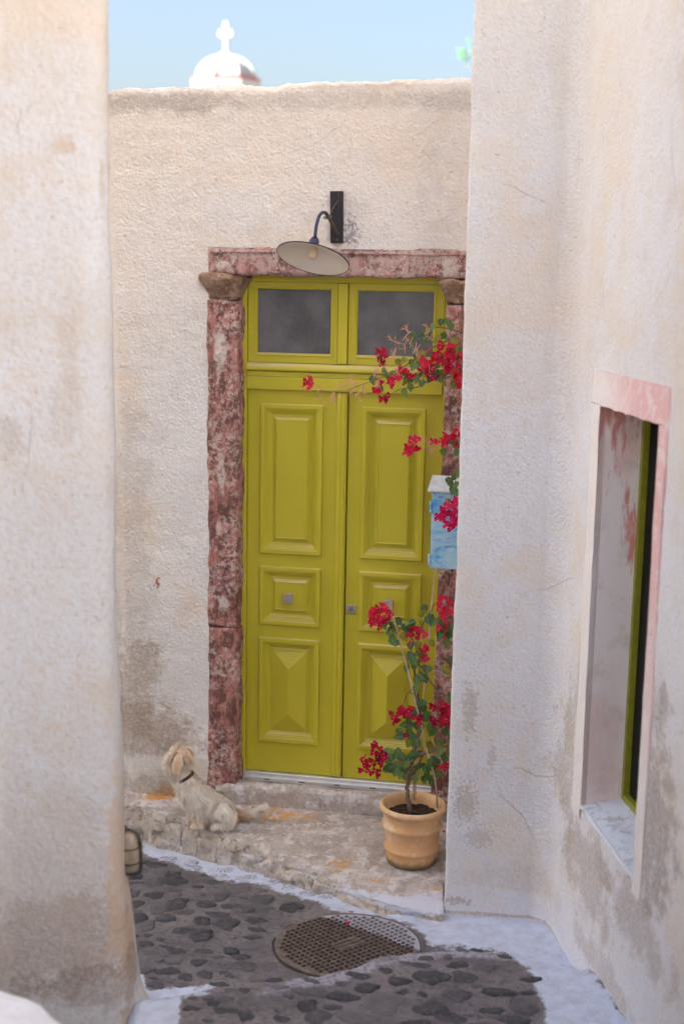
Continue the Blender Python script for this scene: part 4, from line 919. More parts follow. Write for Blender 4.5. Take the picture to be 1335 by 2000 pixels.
def flower_mesh(seed, mat):
    rd = random.Random(seed); v = []; f = []; fm = []
    for k in range(3):
        a0 = 2*PI*k/3+rd.uniform(-.3, .3); op = rd.uniform(.35, .9); n = 5; rot = Matrix.Rotation(a0, 4, 'Z')
        base = len(v)
        for i in range(n):
            t = i/(n-1); wd_ = (math.sin(PI*min(1, t**.75*.97))*.42+.02)
            for s in (-1, -.4, .4, 1):
                x = t*.95; y = wd_*s; z = op*(x**.8)*.7+.22*y*y*2+.05*math.sin(9*t+s*3+seed)*t
                p = rot @ Vector((x*math.cos(op*.5), y, z)); v.append(tuple(p))
        for q in grid_faces(n, 4): f.append(tuple(i+base for i in q)); fm.append(0)
    base = len(v); s = .09; c = Vector((rd.uniform(-.1, .1), rd.uniform(-.1, .1), .42))
    for (x, y, z) in ((1, 0, 0), (0, 1, 0), (-1, 0, 0), (0, -1, 0), (0, 0, 1), (0, 0, -3)): v.append(tuple(c+Vector((x, y, z))*s))
    for q in ((0, 1, 4), (1, 2, 4), (2, 3, 4), (3, 0, 4), (1, 0, 5), (2, 1, 5), (3, 2, 5), (0, 3, 5)): f.append(tuple(i+base for i in q)); fm.append(1 if rd.random() < .8 else 0)
    me = bpy.data.meshes.new('flower'); me.from_pydata(v, [], f); me.update(); me.materials.append(mat); me.materials.append(m_fl if seed % 3 == 0 else mat); me.polygons.foreach_set('material_index', fm); me.shade_smooth(); return me
FRED = [flower_mesh(i, mb_red) for i in range(6)]; FDK = [flower_mesh(i+20, mb_dark) for i in range(5)]; FMG = [flower_mesh(i+40, mb_mag) for i in range(4)]
bark = simple('bougainvillea_bark', (.18, .125, .095), .9, 0, .3, 25, .8, 60); twigm = simple('dry_twig', (.66, .34, .22), .8, 0, .25, 40)
green_tw = simple('green_twig', (.22, .20, .08), .7, 0, .3, 40)
cane = NM('split_cane'); mc = cane.done(cane.mix(cane.ramp(cane.noise(12, 4, .6), .35, .65), (.40, .27, .19), (.56, .44, .36)), .7, cane.bump(cane.noise(60, 3), .3, .004))

def rnd_down(yaw=None, droop=None):
    """orientation whose local +Y (leaf tip) hangs down and out, +Z (leaf face) looks towards the lane"""
    droop = random.gauss(-58, 24) if droop is None else droop
    yaw = random.uniform(-100, 100) if yaw is None else yaw
    d = Vector((math.sin(R(yaw))*math.cos(R(droop)), -abs(math.cos(R(yaw)))*math.cos(R(droop))*.7, math.sin(R(droop)))).normalized()
    nrm = Vector((random.gauss(0, .35), -1+random.gauss(0, .25), .55+random.gauss(0, .25))); nrm = (nrm-d*nrm.dot(d)).normalized(); x = d.cross(nrm)
    return Matrix((x, d, nrm)).transposed().to_quaternion()
def put(root, name, mesh, P, q, s):
    o = bpy.data.objects.new(name, mesh); link(o, root); o.location = Vector(P)-Vector(root.location); o.rotation_mode = 'QUATERNION'; o.rotation_quaternion = q; o.scale = (s, s, s) if not hasattr(s, '__len__') else s; return o
def add_leaf(root, px_, py_, Y, kind='g', size=None):
    P = on_y(px_, py_, Y); s = size or random.uniform(.042, .064); ms = {'g': LG, 'y': LY, 'o': LO}[kind]; q = rnd_down()
    P = Vector(P)-q @ Vector((0, s*.5, 0)); put(root, 'leaf', random.choice(ms), P, q, s)
def cluster(root, px_, py_, rx, ry, n, Y, ms=None, size=(.021, .029)):
    for i in range(n):
        a = random.uniform(0, 2*PI); r = math.sqrt((i+.5)/n); x = px_+rx*r*math.cos(i*2.4+a*.15); y = py_+ry*r*math.sin(i*2.4+a*.15)
        yy = Y-random.uniform(-.01, .06)*(1.1-r)*1.3+random.uniform(-.012, .012); P = on_y(x, y, yy)
        d = Vector((random.gauss(0, .6)+(x-px_)/max(rx, 8)*.5, -1+random.gauss(0, .45), .35+random.gauss(0, .5)-(y-py_)/max(ry, 8)*.5)).normalized()
        put(root, 'flower', random.choice(ms or FRED), P, d.to_track_quat('Z', 'Y') @ Vector((0, 0, 1)).rotation_difference(Vector((0, 0, 1))), random.uniform(*size))
def stem(root, pts, r0, r1, mat, n=6, name='stem', sub=5, ex=None):
    P = [on_y(*p) if len(p) == 3 else np.array(p[:3]) for p in pts]; sp = spline(P, sub); m_ = len(sp); o_ = np.array(root.location)
    sp = [p-o_+np.array([float(vn(i*.9, 1, r0*999)), float(vn(i*.9, 5, r0*999)), 0])*r0*.5 for i, p in enumerate(sp)]
    b = MB(); b.tube(sp, [r0+(r1-r0)*i/(m_-1) for i in range(m_)], n); return b.build(name, mat, root, smooth=True)

PY = float(POT[1])
bv = empty('potted_bougainvillea', (float(POT[0]), PY, float(POT[2])+.25), 0, 'leggy bougainvillea with red bracts growing from the terracotta pot', 'flowering plant')
Y0 = PY
stem(bv, [(801, 1588, Y0), (797, 1563, Y0), (795, 1540, Y0), (799, 1510, Y0), (805, 1488, Y0-.01), (808, 1468, Y0-.01), (816, 1440, Y0), (820, 1405, Y0+.02), (817, 1370, Y0+.02), (812, 1340, Y0+.01), (809, 1300, Y0+.01), (813, 1262, Y0+.02), (822, 1225, Y0+.03), (836, 1200, Y0+.04), (848, 1180, Y0+.05)], .0125, .003, bark, 8)
stem(bv, [(808, 1553, Y0+.03), (810, 1530, Y0+.03), (809, 1505, Y0+.02), (818, 1490, Y0), (826, 1470, Y0-.02)], .0085, .004, bark, 8)
stem(bv, [(799, 1512, Y0), (812, 1500, Y0-.02), (822, 1484, Y0-.02), (826, 1466, Y0-.01)], .006, .003, bark)
stem(bv, [(812, 1478, Y0-.01), (828, 1472, Y0-.03), (848, 1466, Y0-.04), (870, 1457, Y0-.03), (890, 1452, Y0+.0), (912, 1440, Y0+.1)], .0085, .0035, bark)
stem(bv, [(803, 1290, Y0+.01), (815, 1297, Y0), (830, 1312, Y0-.01), (840, 1330, Y0-.01), (852, 1347, Y0), (866, 1357, Y0+.02), (886, 1362, Y0+.06)], .0062, .003, bark)
stem(bv, [(815, 1375, Y0), (806, 1349, Y0-.01), (796, 1353, Y0-.02), (788, 1372, Y0-.03), (783, 1390, Y0-.03)], .0035, .0018, bark)
stem(bv, [(800, 1352, Y0-.01), (820, 1366, Y0), (848, 1378, Y0+.02), (862, 1382, Y0+.02)], .0025, .0015, bark)
stem(bv, [(812, 1262, Y0), (798, 1240, Y0-.02), (780, 1226, Y0-.03), (768, 1214, Y0-.04)], .0042, .002, bark)
stem(bv, [(809, 1256, Y0), (830, 1248, Y0), (852, 1243, Y0+.01), (872, 1242, Y0+.04)], .0035, .002, twigm)
stem(bv, [(798, 1497, Y0), (785, 1484, Y0-.03), (768, 1480, Y0-.05), (750, 1484, Y0-.07), (738, 1490, Y0-.08)], .005, .002, bark)
stem(bv, [(820, 1404, Y0), (808, 1397, Y0-.02), (795, 1394, Y0-.03), (778, 1398, Y0-.04)], .004, .002, bark)
stem(bv, [(822, 1400, Y0), (840, 1392, Y0-.01), (858, 1386, Y0-.01)], .004, .002, bark)
stem(bv, [(826, 1470, Y0), (818, 1445, Y0+.03), (812, 1425, Y0+.03)], .003, .002, bark)
for a in [(742, 1200, 24, 18, 17), (740, 1214, 20, 16, 8), (812, 1236, 18, 10, 8), (868, 1180, 20, 11, 8), (887, 1197, 14, 10, 4), (862, 1206, 8, 6, 3), (864, 1226, 9, 7, 3), (861, 1242, 5, 5, 1), (826, 1268, 7, 8, 3), (829, 1284, 5, 6, 2), (793, 1252, 7, 5, 1)]: cluster(bv, *a, Y0-.03, FRED)
for a in [(774, 1396, 14, 14, 7), (793, 1388, 14, 8, 4), (813, 1405, 11, 9, 5), (858, 1382, 18, 8, 6), (858, 1406, 20, 14, 8), (877, 1402, 10, 16, 5), (735, 1470, 15, 18, 9), (744, 1478, 12, 10, 4), (716, 1495, 14, 16, 9), (735, 1505, 10, 12, 4), (864, 1500, 9, 8, 3), (789, 1432, 6, 5, 1)]: cluster(bv, *a, Y0-.06, FDK+FRED[:2])
lv = [(750, 1222), (761, 1233), (773, 1232), (778, 1214), (766, 1243), (774, 1256), (789, 1244), (800, 1227), (806, 1217), (824, 1206), (836, 1212), (828, 1190), (822, 1200), (850, 1215), (842, 1207), (843, 1257), (872, 1257), (881, 1240), (858, 1235), (800, 1281), (817, 1278), (808, 1302), (836, 1308), (813, 1330), (830, 1326), (822, 1322), (810, 1346), (879, 1289), (821, 1376), (790, 1391), (814, 1391), (832, 1397), (798, 1407), (787, 1416), (800, 1430), (780, 1431), (841, 1433), (808, 1455), (798, 1452), (841, 1465), (821, 1473), (845, 1483), (860, 1459), (875, 1457), (787, 1487), (772, 1493), (779, 1496), (774, 1474), (758, 1487), (752, 1502), (772, 1508), (789, 1517), (797, 1507), (810, 1519), (828, 1523), (838, 1520), (830, 1502), (851, 1504), (798, 1483), (808, 1472), (876, 1470), (868, 1484), (868, 1430), (880, 1378), (880, 1368), (879, 1430), (835, 1405), (845, 1415), (796, 1419), (803, 1394), (792, 1228), (868, 1226), (886, 1228), (793, 1306), (818, 1290), (806, 1286), (801, 1262), (765, 1480), (782, 1480), (763, 1500), (858, 1470), (850, 1490), (880, 1440), (820, 1510), (840, 1490), (785, 1505), (812, 1500), (803, 1440), (812, 1418), (826, 1384)]
for (a, b_) in lv+[(x+random.uniform(-11, 11), y+random.uniform(-11, 11)) for x, y in lv if (y > 1370 and random.random() < .75) or random.random() < .45]: add_leaf(bv, a, b_, Y0+random.uniform(-.07, .05), 'y' if random.random() < .07 else 'g')
for (a, b_, k_) in [(815, 1262, 'y'), (871, 1304, 'y'), (873, 1312, 'y'), (860, 1460, 'y')]: add_leaf(bv, a, b_, Y0-.03, k_, .056)

# two canes that stake the plant
def cane_stake(pts, r0, r1, lab):
    P = [np.array(on_y(*p)) for p in pts]; org = P[-1]; o = empty('_')
    bpy.data.objects.remove(o); sp = spline(P, 4); b = MB(); m_ = len(sp); b.tube([p-org for p in sp], [r0+(r1-r0)*i/(m_-1)+(.0007 if i % 5 == 0 else 0) for i in range(m_)], 8)
    o = b.build('cane_stake', mc, None, smooth=True); o.location = tuple(org); tag(o, lab, 'garden cane', 'canes staking the potted plant')
cane_stake([(760, 1168, Y0-.05), (767.5, 1203, Y0-.05), (780, 1250, Y0-.05), (798, 1319, Y0-.05), (810.5, 1373, Y0-.05), (821, 1412, Y0-.05), (832, 1465, Y0-.045), (845, 1506, Y0-.03), (851, 1540, Y0-.02), (853.5, 1577, Y0-.01)], .0032, .0052, 'shorter cane leaning left in front of the door knob from the pot\'s right rim')
cane_stake([(857.6, 1021, Y0+.22), (850, 1113, Y0+.17), (843, 1177, Y0+.14), (836, 1263, Y0+.10), (830, 1330, Y0+.08), (824.5, 1384, Y0+.05), (818, 1435, Y0+.04), (813, 1490, Y0+.03), (809, 1562, Y0+.02)], .0034, .0048, 'taller cane rising from the pot up across the blue letter box')

YB = 6.78
cb = empty('climbing_bougainvillea', (.80, 6.9, .12), 0, 'bougainvillea branches with red bracts and thorny twigs reaching from the right across the transom', 'flowering plant')
trunk = [(.84, 6.86, .10), (.80, 6.9, .8), (.82, 6.88, 1.6), (.79, 6.9, 2.2), (.80, 6.88, 2.62)]
def tstem(pts, r0, r1, mat):
    P = [np.array(p) for p in pts]; sp = spline(P, 6); b = MB(); b.tube([p-np.array(cb.location) for p in sp], [r0+(r1-r0)*i/(len(sp)-1) for i in range(len(sp))], 7); return b.build('stem', mat, cb, smooth=True)
tstem(trunk, .014, .008, bark)
E1 = np.array([.80, 6.88, 2.62])
def on(p): return tuple(on_y(*p))
tstem([E1, on((915, 662, YB+.05)), on((890, 663, YB)), on((866, 668, YB)), on((831, 687, YB)), on((796, 711, YB)), on((769, 726, YB-.01)), on((742, 738, YB-.02)), on((720, 746, YB-.02)), on((699, 754, YB-.03)), on((677, 762, YB-.03)), on((645, 763, YB-.04)), on((612, 762, YB-.04)), on((604, 757, YB-.04))], .0052, .0012, green_tw)
tstem([E1, on((915, 722, YB+.04)), on((899, 730, YB)), on((866, 738, YB)), on((839, 743, YB-.01)), on((812, 757, YB-.02)), on((785, 759, YB-.03)), on((764, 770, YB-.04)), on((752, 776, YB-.04))], .0045, .0014, bark)
tstem([E1, on((918, 655, YB+.05)), on((904, 651, YB)), on((880, 643, YB)), on((850, 640, YB)), on((831, 649, YB)), on((810, 658, YB)), on((780, 673, YB)), on((752, 690, YB))], .0042, .0014, bark)
tstem([E1, on((910, 640, YB+.04)), on((890, 634, YB)), on((874, 628, YB))], .0035, .0016, green_tw)
E2 = np.array([.82, 6.88, 1.95])
tstem([E2, on((905, 852, YB)), on((893, 862, YB)), on((870, 868, YB)), on((850, 875, YB-.01)), on((830, 876, YB-.02)), on((812, 872, YB-.03)), on((805, 866, YB-.03))], .0032, .0012, twigm)
E3 = np.array([.82, 6.88, 1.7])
tstem([E3, on((900, 925, YB-.12)), on((887, 950, YB-.13)), on((880, 975, YB-.14)), on((872, 1000, YB-.14))], .003, .0012, green_tw)
# thorny dry twigs along the outer third of the branches
tw = MB(); rd = random.Random(5)
def twig(P, d, l, r, depth):
    P = Vector(P); d = Vector(d).normalized(); pts = [P]; 
    for i in range(3):
        d = (d+Vector((rd.gauss(0, .22), rd.gauss(0, .2), rd.gauss(0, .22)))).normalized(); pts.append(pts[-1]+d*l/3)
    tw.tube([p-Vector(cb.location) for p in pts], [r, r*.9, r*.75, r*.5], 4)
    if depth:
        for k in range(2):
            twig(pts[1+k], d+Vector((rd.gauss(0, .8), rd.gauss(0, .5), rd.gauss(0, .8))), l*.6, r*.75, depth-1)
for (a, b_) in [(620, 762), (632, 764), (645, 762), (655, 763), (665, 762), (677, 760), (688, 756), (697, 754), (706, 751), (715, 748), (725, 745), (735, 742), (745, 738), (700, 755), (690, 760), (735, 762), (745, 770), (757, 765), (770, 762), (722, 760), (745, 715), (760, 700), (770, 685), (780, 672), (790, 690), (800, 680), (812, 668), (820, 672), (785, 665), (835, 655), (845, 650), (800, 650), (815, 690), (790, 715), (770, 712), (730, 712), (760, 745), (812, 745), (830, 750), (850, 745), (815, 873), (830, 876), (843, 872), (835, 868), (820, 878), (850, 876)]:
    up = 1 if rd.random() < .62 else -1
    twig(on_y(a, b_, YB+rd.uniform(-.04, .0)), (rd.uniform(-.9, .3), rd.uniform(-.4, .2), up*rd.uniform(.4, 1)), rd.uniform(.045, .085), .0024, 2)
o = tw.build('thorny_twigs', twigm, cb); tag(o, kind='stuff')
for a in [(600, 744, 5, 5, 3), (602, 753, 7, 5, 3), (790, 729, 8, 9, 5), (772, 739, 8, 5, 3), (759, 746, 6, 9, 4), (866, 690, 32, 20, 22), (878, 712, 22, 16, 14), (831, 714, 14, 14, 8), (899, 692, 7, 7, 3), (897, 740, 8, 12, 5), (809, 857, 7, 6, 2), (803, 878, 13, 9, 7), (850, 862, 6, 6, 2), (866, 860, 9, 8, 4), (880, 850, 13, 9, 7), (895, 842, 8, 7, 4), (895, 872, 5, 8, 2), (735, 765, 5, 7, 3)]: cluster(cb, *a, YB-.03, FRED)
for a in [(747, 690, 9, 8, 5), (743, 704, 8, 7, 4), (752, 777, 9, 8, 4), (838, 722, 10, 10, 4), (802, 733, 5, 8, 2), (743, 748, 4, 5, 1), (850, 734, 6, 5, 2)]: cluster(cb, *a, YB-.02, FDK)
for a in [(886, 982, 9, 8, 4), (867, 996, 10, 8, 4), (858, 1008, 9, 8, 3), (884, 1004, 10, 9, 4), (878, 1024, 13, 7, 5), (893, 1016, 6, 12, 3)]: cluster(cb, *a, YB-.16, FMG, (.024, .031))
for (a, b_, k_) in [(869, 627, 'g'), (860, 630, 'g'), (880, 640, 'g'), (834, 646, 'y'), (828, 652, 'g'), (866, 657, 'g'), (807, 659, 'g'), (804, 675, 'g'), (828, 664, 'g'), (847, 665, 'y'), (853, 662, 'y'), (888, 667, 'y'), (823, 691, 'y'), (778, 708, 'y'), (787, 704, 'y'), (807, 716, 'g'), (803, 708, 'g'), (766, 732, 'g'), (750, 724, 'g'), (801, 757, 'g'), (790, 767, 'g'), (818, 732, 'g'), (836, 724, 'y'), (850, 730, 'g'), (872, 728, 'g'), (885, 750, 'y'), (880, 755, 'y'), (886, 734, 'o'), (823, 749, 'g'), (728, 743, 'g'), (812, 742, 'g'), (893, 700, 'g'), (896, 718, 'g'), (860, 742, 'g'), (838, 742, 'g'), (796, 742, 'y'), (876, 632, 'g'), (845, 640, 'g'), (757, 735, 'g'), (743, 760, 'g'), (866, 884, 'g'), (888, 868, 'g'), (891, 884, 'g'), (878, 862, 'g'), (885, 934, 'g'), (880, 946, 'g'), (882, 959, 'g'), (890, 948, 'g'), (873, 979, 'y'), (889, 962, 'g'), (876, 940, 'g'), (893, 925, 'g')]: add_leaf(cb, a, b_, YB+random.uniform(-.05, .0)-(.12 if b_ > 920 else 0), k_, random.uniform(.036, .054))
for _ in range(26):
    a, b_ = random.choice([(866, 700), (845, 712), (830, 735), (880, 720), (858, 735), (815, 705), (890, 690), (875, 655), (800, 735)]); add_leaf(cb, a+random.uniform(-14, 14), b_+random.uniform(-14, 14), YB+random.uniform(-.03, .05), random.choice('gggy'), random.uniform(.034, .05))
# fallen petals, one seed pod on the pot side
for nm, px_, py_, ms, s, lab in [('fallen_leaf', 688, 1788, LO[0], .035, 'dry brown leaf lying at the upper rim of the manhole cover'), ('fallen_flower', 678, 1813, FDK[0], .018, 'fallen crimson flower lying on the manhole cover'), ('fallen_petal', 868, 1630, FDK[1], .022, 'fallen crimson flower lying between the pot and the right hand wall')]:
    zf_ = zland if px_ > 800 else lane0; p = on_surf(px_, py_, zf_); o = bpy.data.objects.new(nm, ms); link(o); o.location = (p[0], p[1], p[2]+(.02 if nm == 'fallen_flower' else .012)); o.rotation_euler = (R(10), R(5), R(40)); o.scale = (s, s, s); tag(o, lab, 'leaf' if nm == 'fallen_leaf' else 'flower')

# ------------------------------------------------------------------ dog
def dog():
    Yd = 6.99; o0 = on_y(405, 1592, Yd); K = Yd/FPX*1.0
    zg = float(zland(o0[0], Yd)); 
    root = empty('dog', (float(o0[0]), Yd+.03, zg+.004), 0, 'small scruffy cream dog with ginger ears and maroon collar sitting on the landing', 'dog')
    def L(px_, py_, dy=0.): p = on_y(px_, py_, Yd+dy); return Vector((p[0]-o0[0], dy, max(p[2]-float(o0[2]), -.01)))
    import bmesh
    bm = bmesh.new()
    def ell(c, r, rot=None):
        M_ = Matrix.Translation(c) @ (rot or Matrix.Identity(4)) @ Matrix.Diagonal((*r, 1)); bmesh.ops.create_icosphere(bm, subdivisions=3, radius=1, matrix=M_)
    def limb(pts, n=7):
        for (a, ra), (b, rb_) in zip(pts[:-1], pts[1:]):
            for i in range(n+1): t = i/n; r = ra+(rb_-ra)*t; ell(a.lerp(b, t), (r, r, r))
    # trunk: deep chest narrowing to the belly, seated haunches
    limb([(L(364, 1505, .0), .050), (L(372, 1525, .0), .064), (L(392, 1540, .01), .068), (L(418, 1553, .02), .070), (L(432, 1565, .02), .066)], 6)
    limb([(L(346, 1481, .01), .040), (L(356, 1496, .005), .048), (L(366, 1512, 0), .056)], 5)        # neck
    ell(L(348, 1464, .02), (.060, .060, .056)); ell(L(342, 1479, .0), (.050, .048, .040)); ell(L(352, 1447, .01), (.038, .04, .022)); ell(L(333, 1470, .055), (.032, .048, .028))      # skull, cheek, muzzle turned away
    ell(L(331, 1473, .095), (.014, .014, .012))
    limb([(L(433, 1560, -.035), .046), (L(444, 1573, -.045), .036)], 5); limb([(L(444, 1574, -.045), .030), (L(428, 1586, -.055), .018), (L(420, 1589, -.06), .014)], 5)   # near thigh, foot
    limb([(L(436, 1560, .06), .050), (L(446, 1574, .07), .034), (L(428, 1586, .08), .016)], 5)
    limb([(L(380, 1538, -.030), .034), (L(384, 1562, -.040), .020), (L(385, 1583, -.042), .0145), (L(385, 1590, -.046), .017), (L(377, 1593, -.056), .017)], 6)   # near foreleg
    limb([(L(371, 1538, .030), .032), (L(375, 1560, .035), .020), (L(373, 1578, .035), .0145), (L(368, 1584, .030), .016)], 6)
    limb([(L(455, 1572, .03), .016), (L(475, 1569, .035), .017), (L(497, 1563, .04), .016), (L(518, 1556, .045), .009)], 6)     # tail
    me = bpy.data.meshes.new('dog_tmp'); bm.to_mesh(me); bm.free(); tmp = bpy.data.objects.new('dog_tmp', me); link(tmp)
    rm = tmp.modifiers.new('r', 'REMESH'); rm.mode = 'VOXEL'; rm.voxel_size = .0055; sm = tmp.modifiers.new('s', 'SMOOTH'); sm.factor = .6; sm.iterations = 7
    dg = bpy.context.evaluated_depsgraph_get(); body = bpy.data.meshes.new_from_object(tmp.evaluated_get(dg)); bpy.data.objects.remove(tmp); body.name = 'body'
    V = np.empty(len(body.vertices)*3); body.vertices.foreach_get('co', V); V = V.reshape(-1, 3)
    gi = [(L(344, 1470, -.06), .040, 1), (L(362, 1452, -.02), .035, .9), (L(352, 1445, -.02), .04, .5), (L(462, 1571, .03), .04, .8), (L(368, 1500, 0), .05, .12), (L(384, 1580, -.04), .05, .35), (L(372, 1575, .03), .05, .3)]
    def ging(P):
        g = 0.
        for c, r, a in gi: g = max(g, a*math.exp(-((Vector(P)-c).length/r)**2))
        return g
    fur = NM('cream_fur'); gf = fur.attr('ginger'); rn = fur.attr('tone'); fc = fur.mix(gf, (.93, .88, .80), (.74, .43, .18)); fc = fur.mix(fur.ramp(rn, 0, 1, 0, .5, 'LINEAR'), fc, (.52, .43, .35)); fur.done(fc, .75, spec=.2)
    body.materials.clear(); body.materials.append(fur.m); body.shade_smooth()
    for k_, vals in (('ginger', [ging(p) for p in V]), ('tone', [.45]*len(V))):
        at = body.attributes.new(k_, 'FLOAT', 'POINT'); at.data.foreach_set('value', vals)
    bo = link(bpy.data.objects.new('body', body), root)
    # ears: folded flaps
    ears = []
    for (tip, base, w_, dy) in ((L(343, 1484, -.075), L(349, 1453, -.045), .019, 0), (L(371, 1462, -.02), L(360, 1444, -.01), .014, 0)):
        v = []; n = 7; ax_ = tip-base; sd_ = Vector((1, .2, .0)).cross(ax_).cross(ax_).normalized(); sd_ = ax_.cross(Vector((0, -1, .2))).normalized(); up_ = sd_.cross(ax_).normalized()
        if up_.y > 0: up_ = -up_
        for i in range(n):
            t = i/(n-1); ww = w_*math.sin(PI*(.22+.70*t))
            for s_ in np.linspace(-1, 1, 5): v.append(tuple(base+ax_*t+sd_*ww*s_+up_*(.012*math.sin(PI*t)+.006*(1-s_*s_))))
        f = grid_faces(n, 5); nb = len(v); v += [tuple(Vector(p)-up_*.007) for p in v]; f += [tuple(i+nb for i in q[::-1]) for q in f]
        e = MB().add(v, f).build('ear', fur.m, root, smooth=True); at = e.data.attributes.new('ginger', 'FLOAT', 'POINT'); at.data.foreach_set('value', [.6]*len(v)); at = e.data.attributes.new('tone', 'FLOAT', 'POINT'); at.data.foreach_set('value', [.3]*len(v)); ears.append((base, ax_, sd_, up_, w_))
    # coat: many thin tapered locks combed back and down
    nv = len(V); N = np.empty(nv*3); body.vertices.foreach_get('normal', N); N = N.reshape(-1, 3)
    rg = np.random.RandomState(4); fv = []; ff = []; gg = []; tt = []
    headc = np.array(L(348, 1464, .02)); tailc = L(455, 1572, .03)
    def lock(P, n, flow, ln, wd_, g, tone):
        P = Vector(P); n = Vector(n); d = (n*.85+Vector(flow)*1.0+Vector(rg.normal(0, .20, 3))).normalized(); sdv = d.cross(n)
        if sdv.length < 1e-4: return
        sdv = sdv.normalized()*wd_; b0 = len(fv); p1 = P+d*ln*.5+Vector((0, 0, -.04))*ln; d2 = (d+Vector(flow)*.6+Vector((0, 0, -.25))).normalized(); p2 = p1+d2*ln*.5
        P = P-n*.004
        for q in (P-sdv, P+sdv, p1+sdv*.7, p1-sdv*.7, p2): fv.append(tuple(q)); gg.append(g); tt.append(tone)
        ff.append((b0, b0+1, b0+2, b0+3)); ff.append((b0+3, b0+2, b0+4))
    cl = rg.rand(40, 3)
    pick = rg.randint(0, nv, 30000)
    for i in pick:
        P = V[i]; n = N[i]; rel = P-headc; hd = np.linalg.norm(rel) < .075 and P[2] > L(350, 1492)[2]
        feet = P[2] < .035 and P[0] < .07
        if P[0] > tailc.x-.0+.01 and P[2] < .12: flow = np.array([1, 0, .12]); ln = rg.uniform(.024, .044)
        elif hd: flow = np.array([rel[0]*4+.25, -.1, -.55+rel[2]*11]); ln = rg.uniform(.022, .044)
        elif feet: flow = np.array([0, 0, -1.]); ln = rg.uniform(.006, .012)
        else: flow = np.array([.25, 0, -.95]); ln = rg.uniform(.028, .052)
        c_ = float(vn(P[0]*34, P[1]*34, P[2]*34)); c2_ = float(vn(P[0]*34+9, P[1]*34, P[2]*34)); flow = flow+np.array([c_, 0, c2_*.6])*1.0
        lock(P, n, flow, ln*(1+.3*c_), rg.uniform(.0013, .0028), ging(P), float(np.clip(.30+.8*c2_+rg.normal(0, .35), 0, 1)))
    for (base, ax_, sd_, up_, w_) in ears:
        for k in range(900):
            t = rg.rand(); s_ = rg.uniform(-1, 1); ww = w_*math.sin(PI*(.22+.70*t)); P = base+ax_*t+sd_*ww*s_+up_*(.010*math.sin(PI*t)+.004)
            lock(P, tuple(up_), tuple(ax_.normalized()*.9+sd_*s_*.5), rg.uniform(.016, .034), .0016, .7*(1 if abs(s_) < .6 else .5), float(np.clip(rg.normal(.4, .45), 0, 1)))
    np_mesh('fur', fv, ff, fur.m, root, smooth=False, attrs={'ginger': gg, 'tone': tt}); tag(bpy.data.objects['fur'], kind='stuff')
    # collar round the neck
    mcol = simple('maroon_collar_webbing', (.085, .030, .038), .7, 0, .4, 120, .3, 200); c = L(358.5, 1498, .0); axc = (L(346, 1478, .01)-L(368, 1515, 0)).normalized(); axc = Vector((axc.x*1.0, axc.y, axc.z)).normalized()
    rot = axc.to_track_quat('Z', 'Y').to_matrix().to_4x4(); b = MB(); b.lathe([(.0555, -.0085), (.0585, -.009), (.0595, 0), (.0585, .009), (.0555, .0085)], 40, Matrix.Translation(c) @ rot @ Matrix.Diagonal((1.02, 1.0, 1, 1))); b.build('collar', mcol, root, smooth=True)
    bc = L(345, 1506, -.035); b = MB(); b.box((-.013, -.006, -.009), (.013, .006, .009), Matrix.Translation(bc) @ Matrix.Rotation(R(-18), 4, 'Y') @ Matrix.Rotation(R(-30), 4, 'Z')); b.build('collar_buckle', simple('black_plastic', (.015, .014, .016), .4), root, bevel=.002)
    b = MB(); b.lathe([(0, -.001), (.009, -.001), (.009, .001), (0, .001)], 16, Matrix.Translation(L(340.5, 1518, -.02)) @ Matrix.Rotation(R(80), 4, 'X')); b.build('collar_tag', simple('tag_metal', (.30, .28, .30), .4, .7), root)
dog()

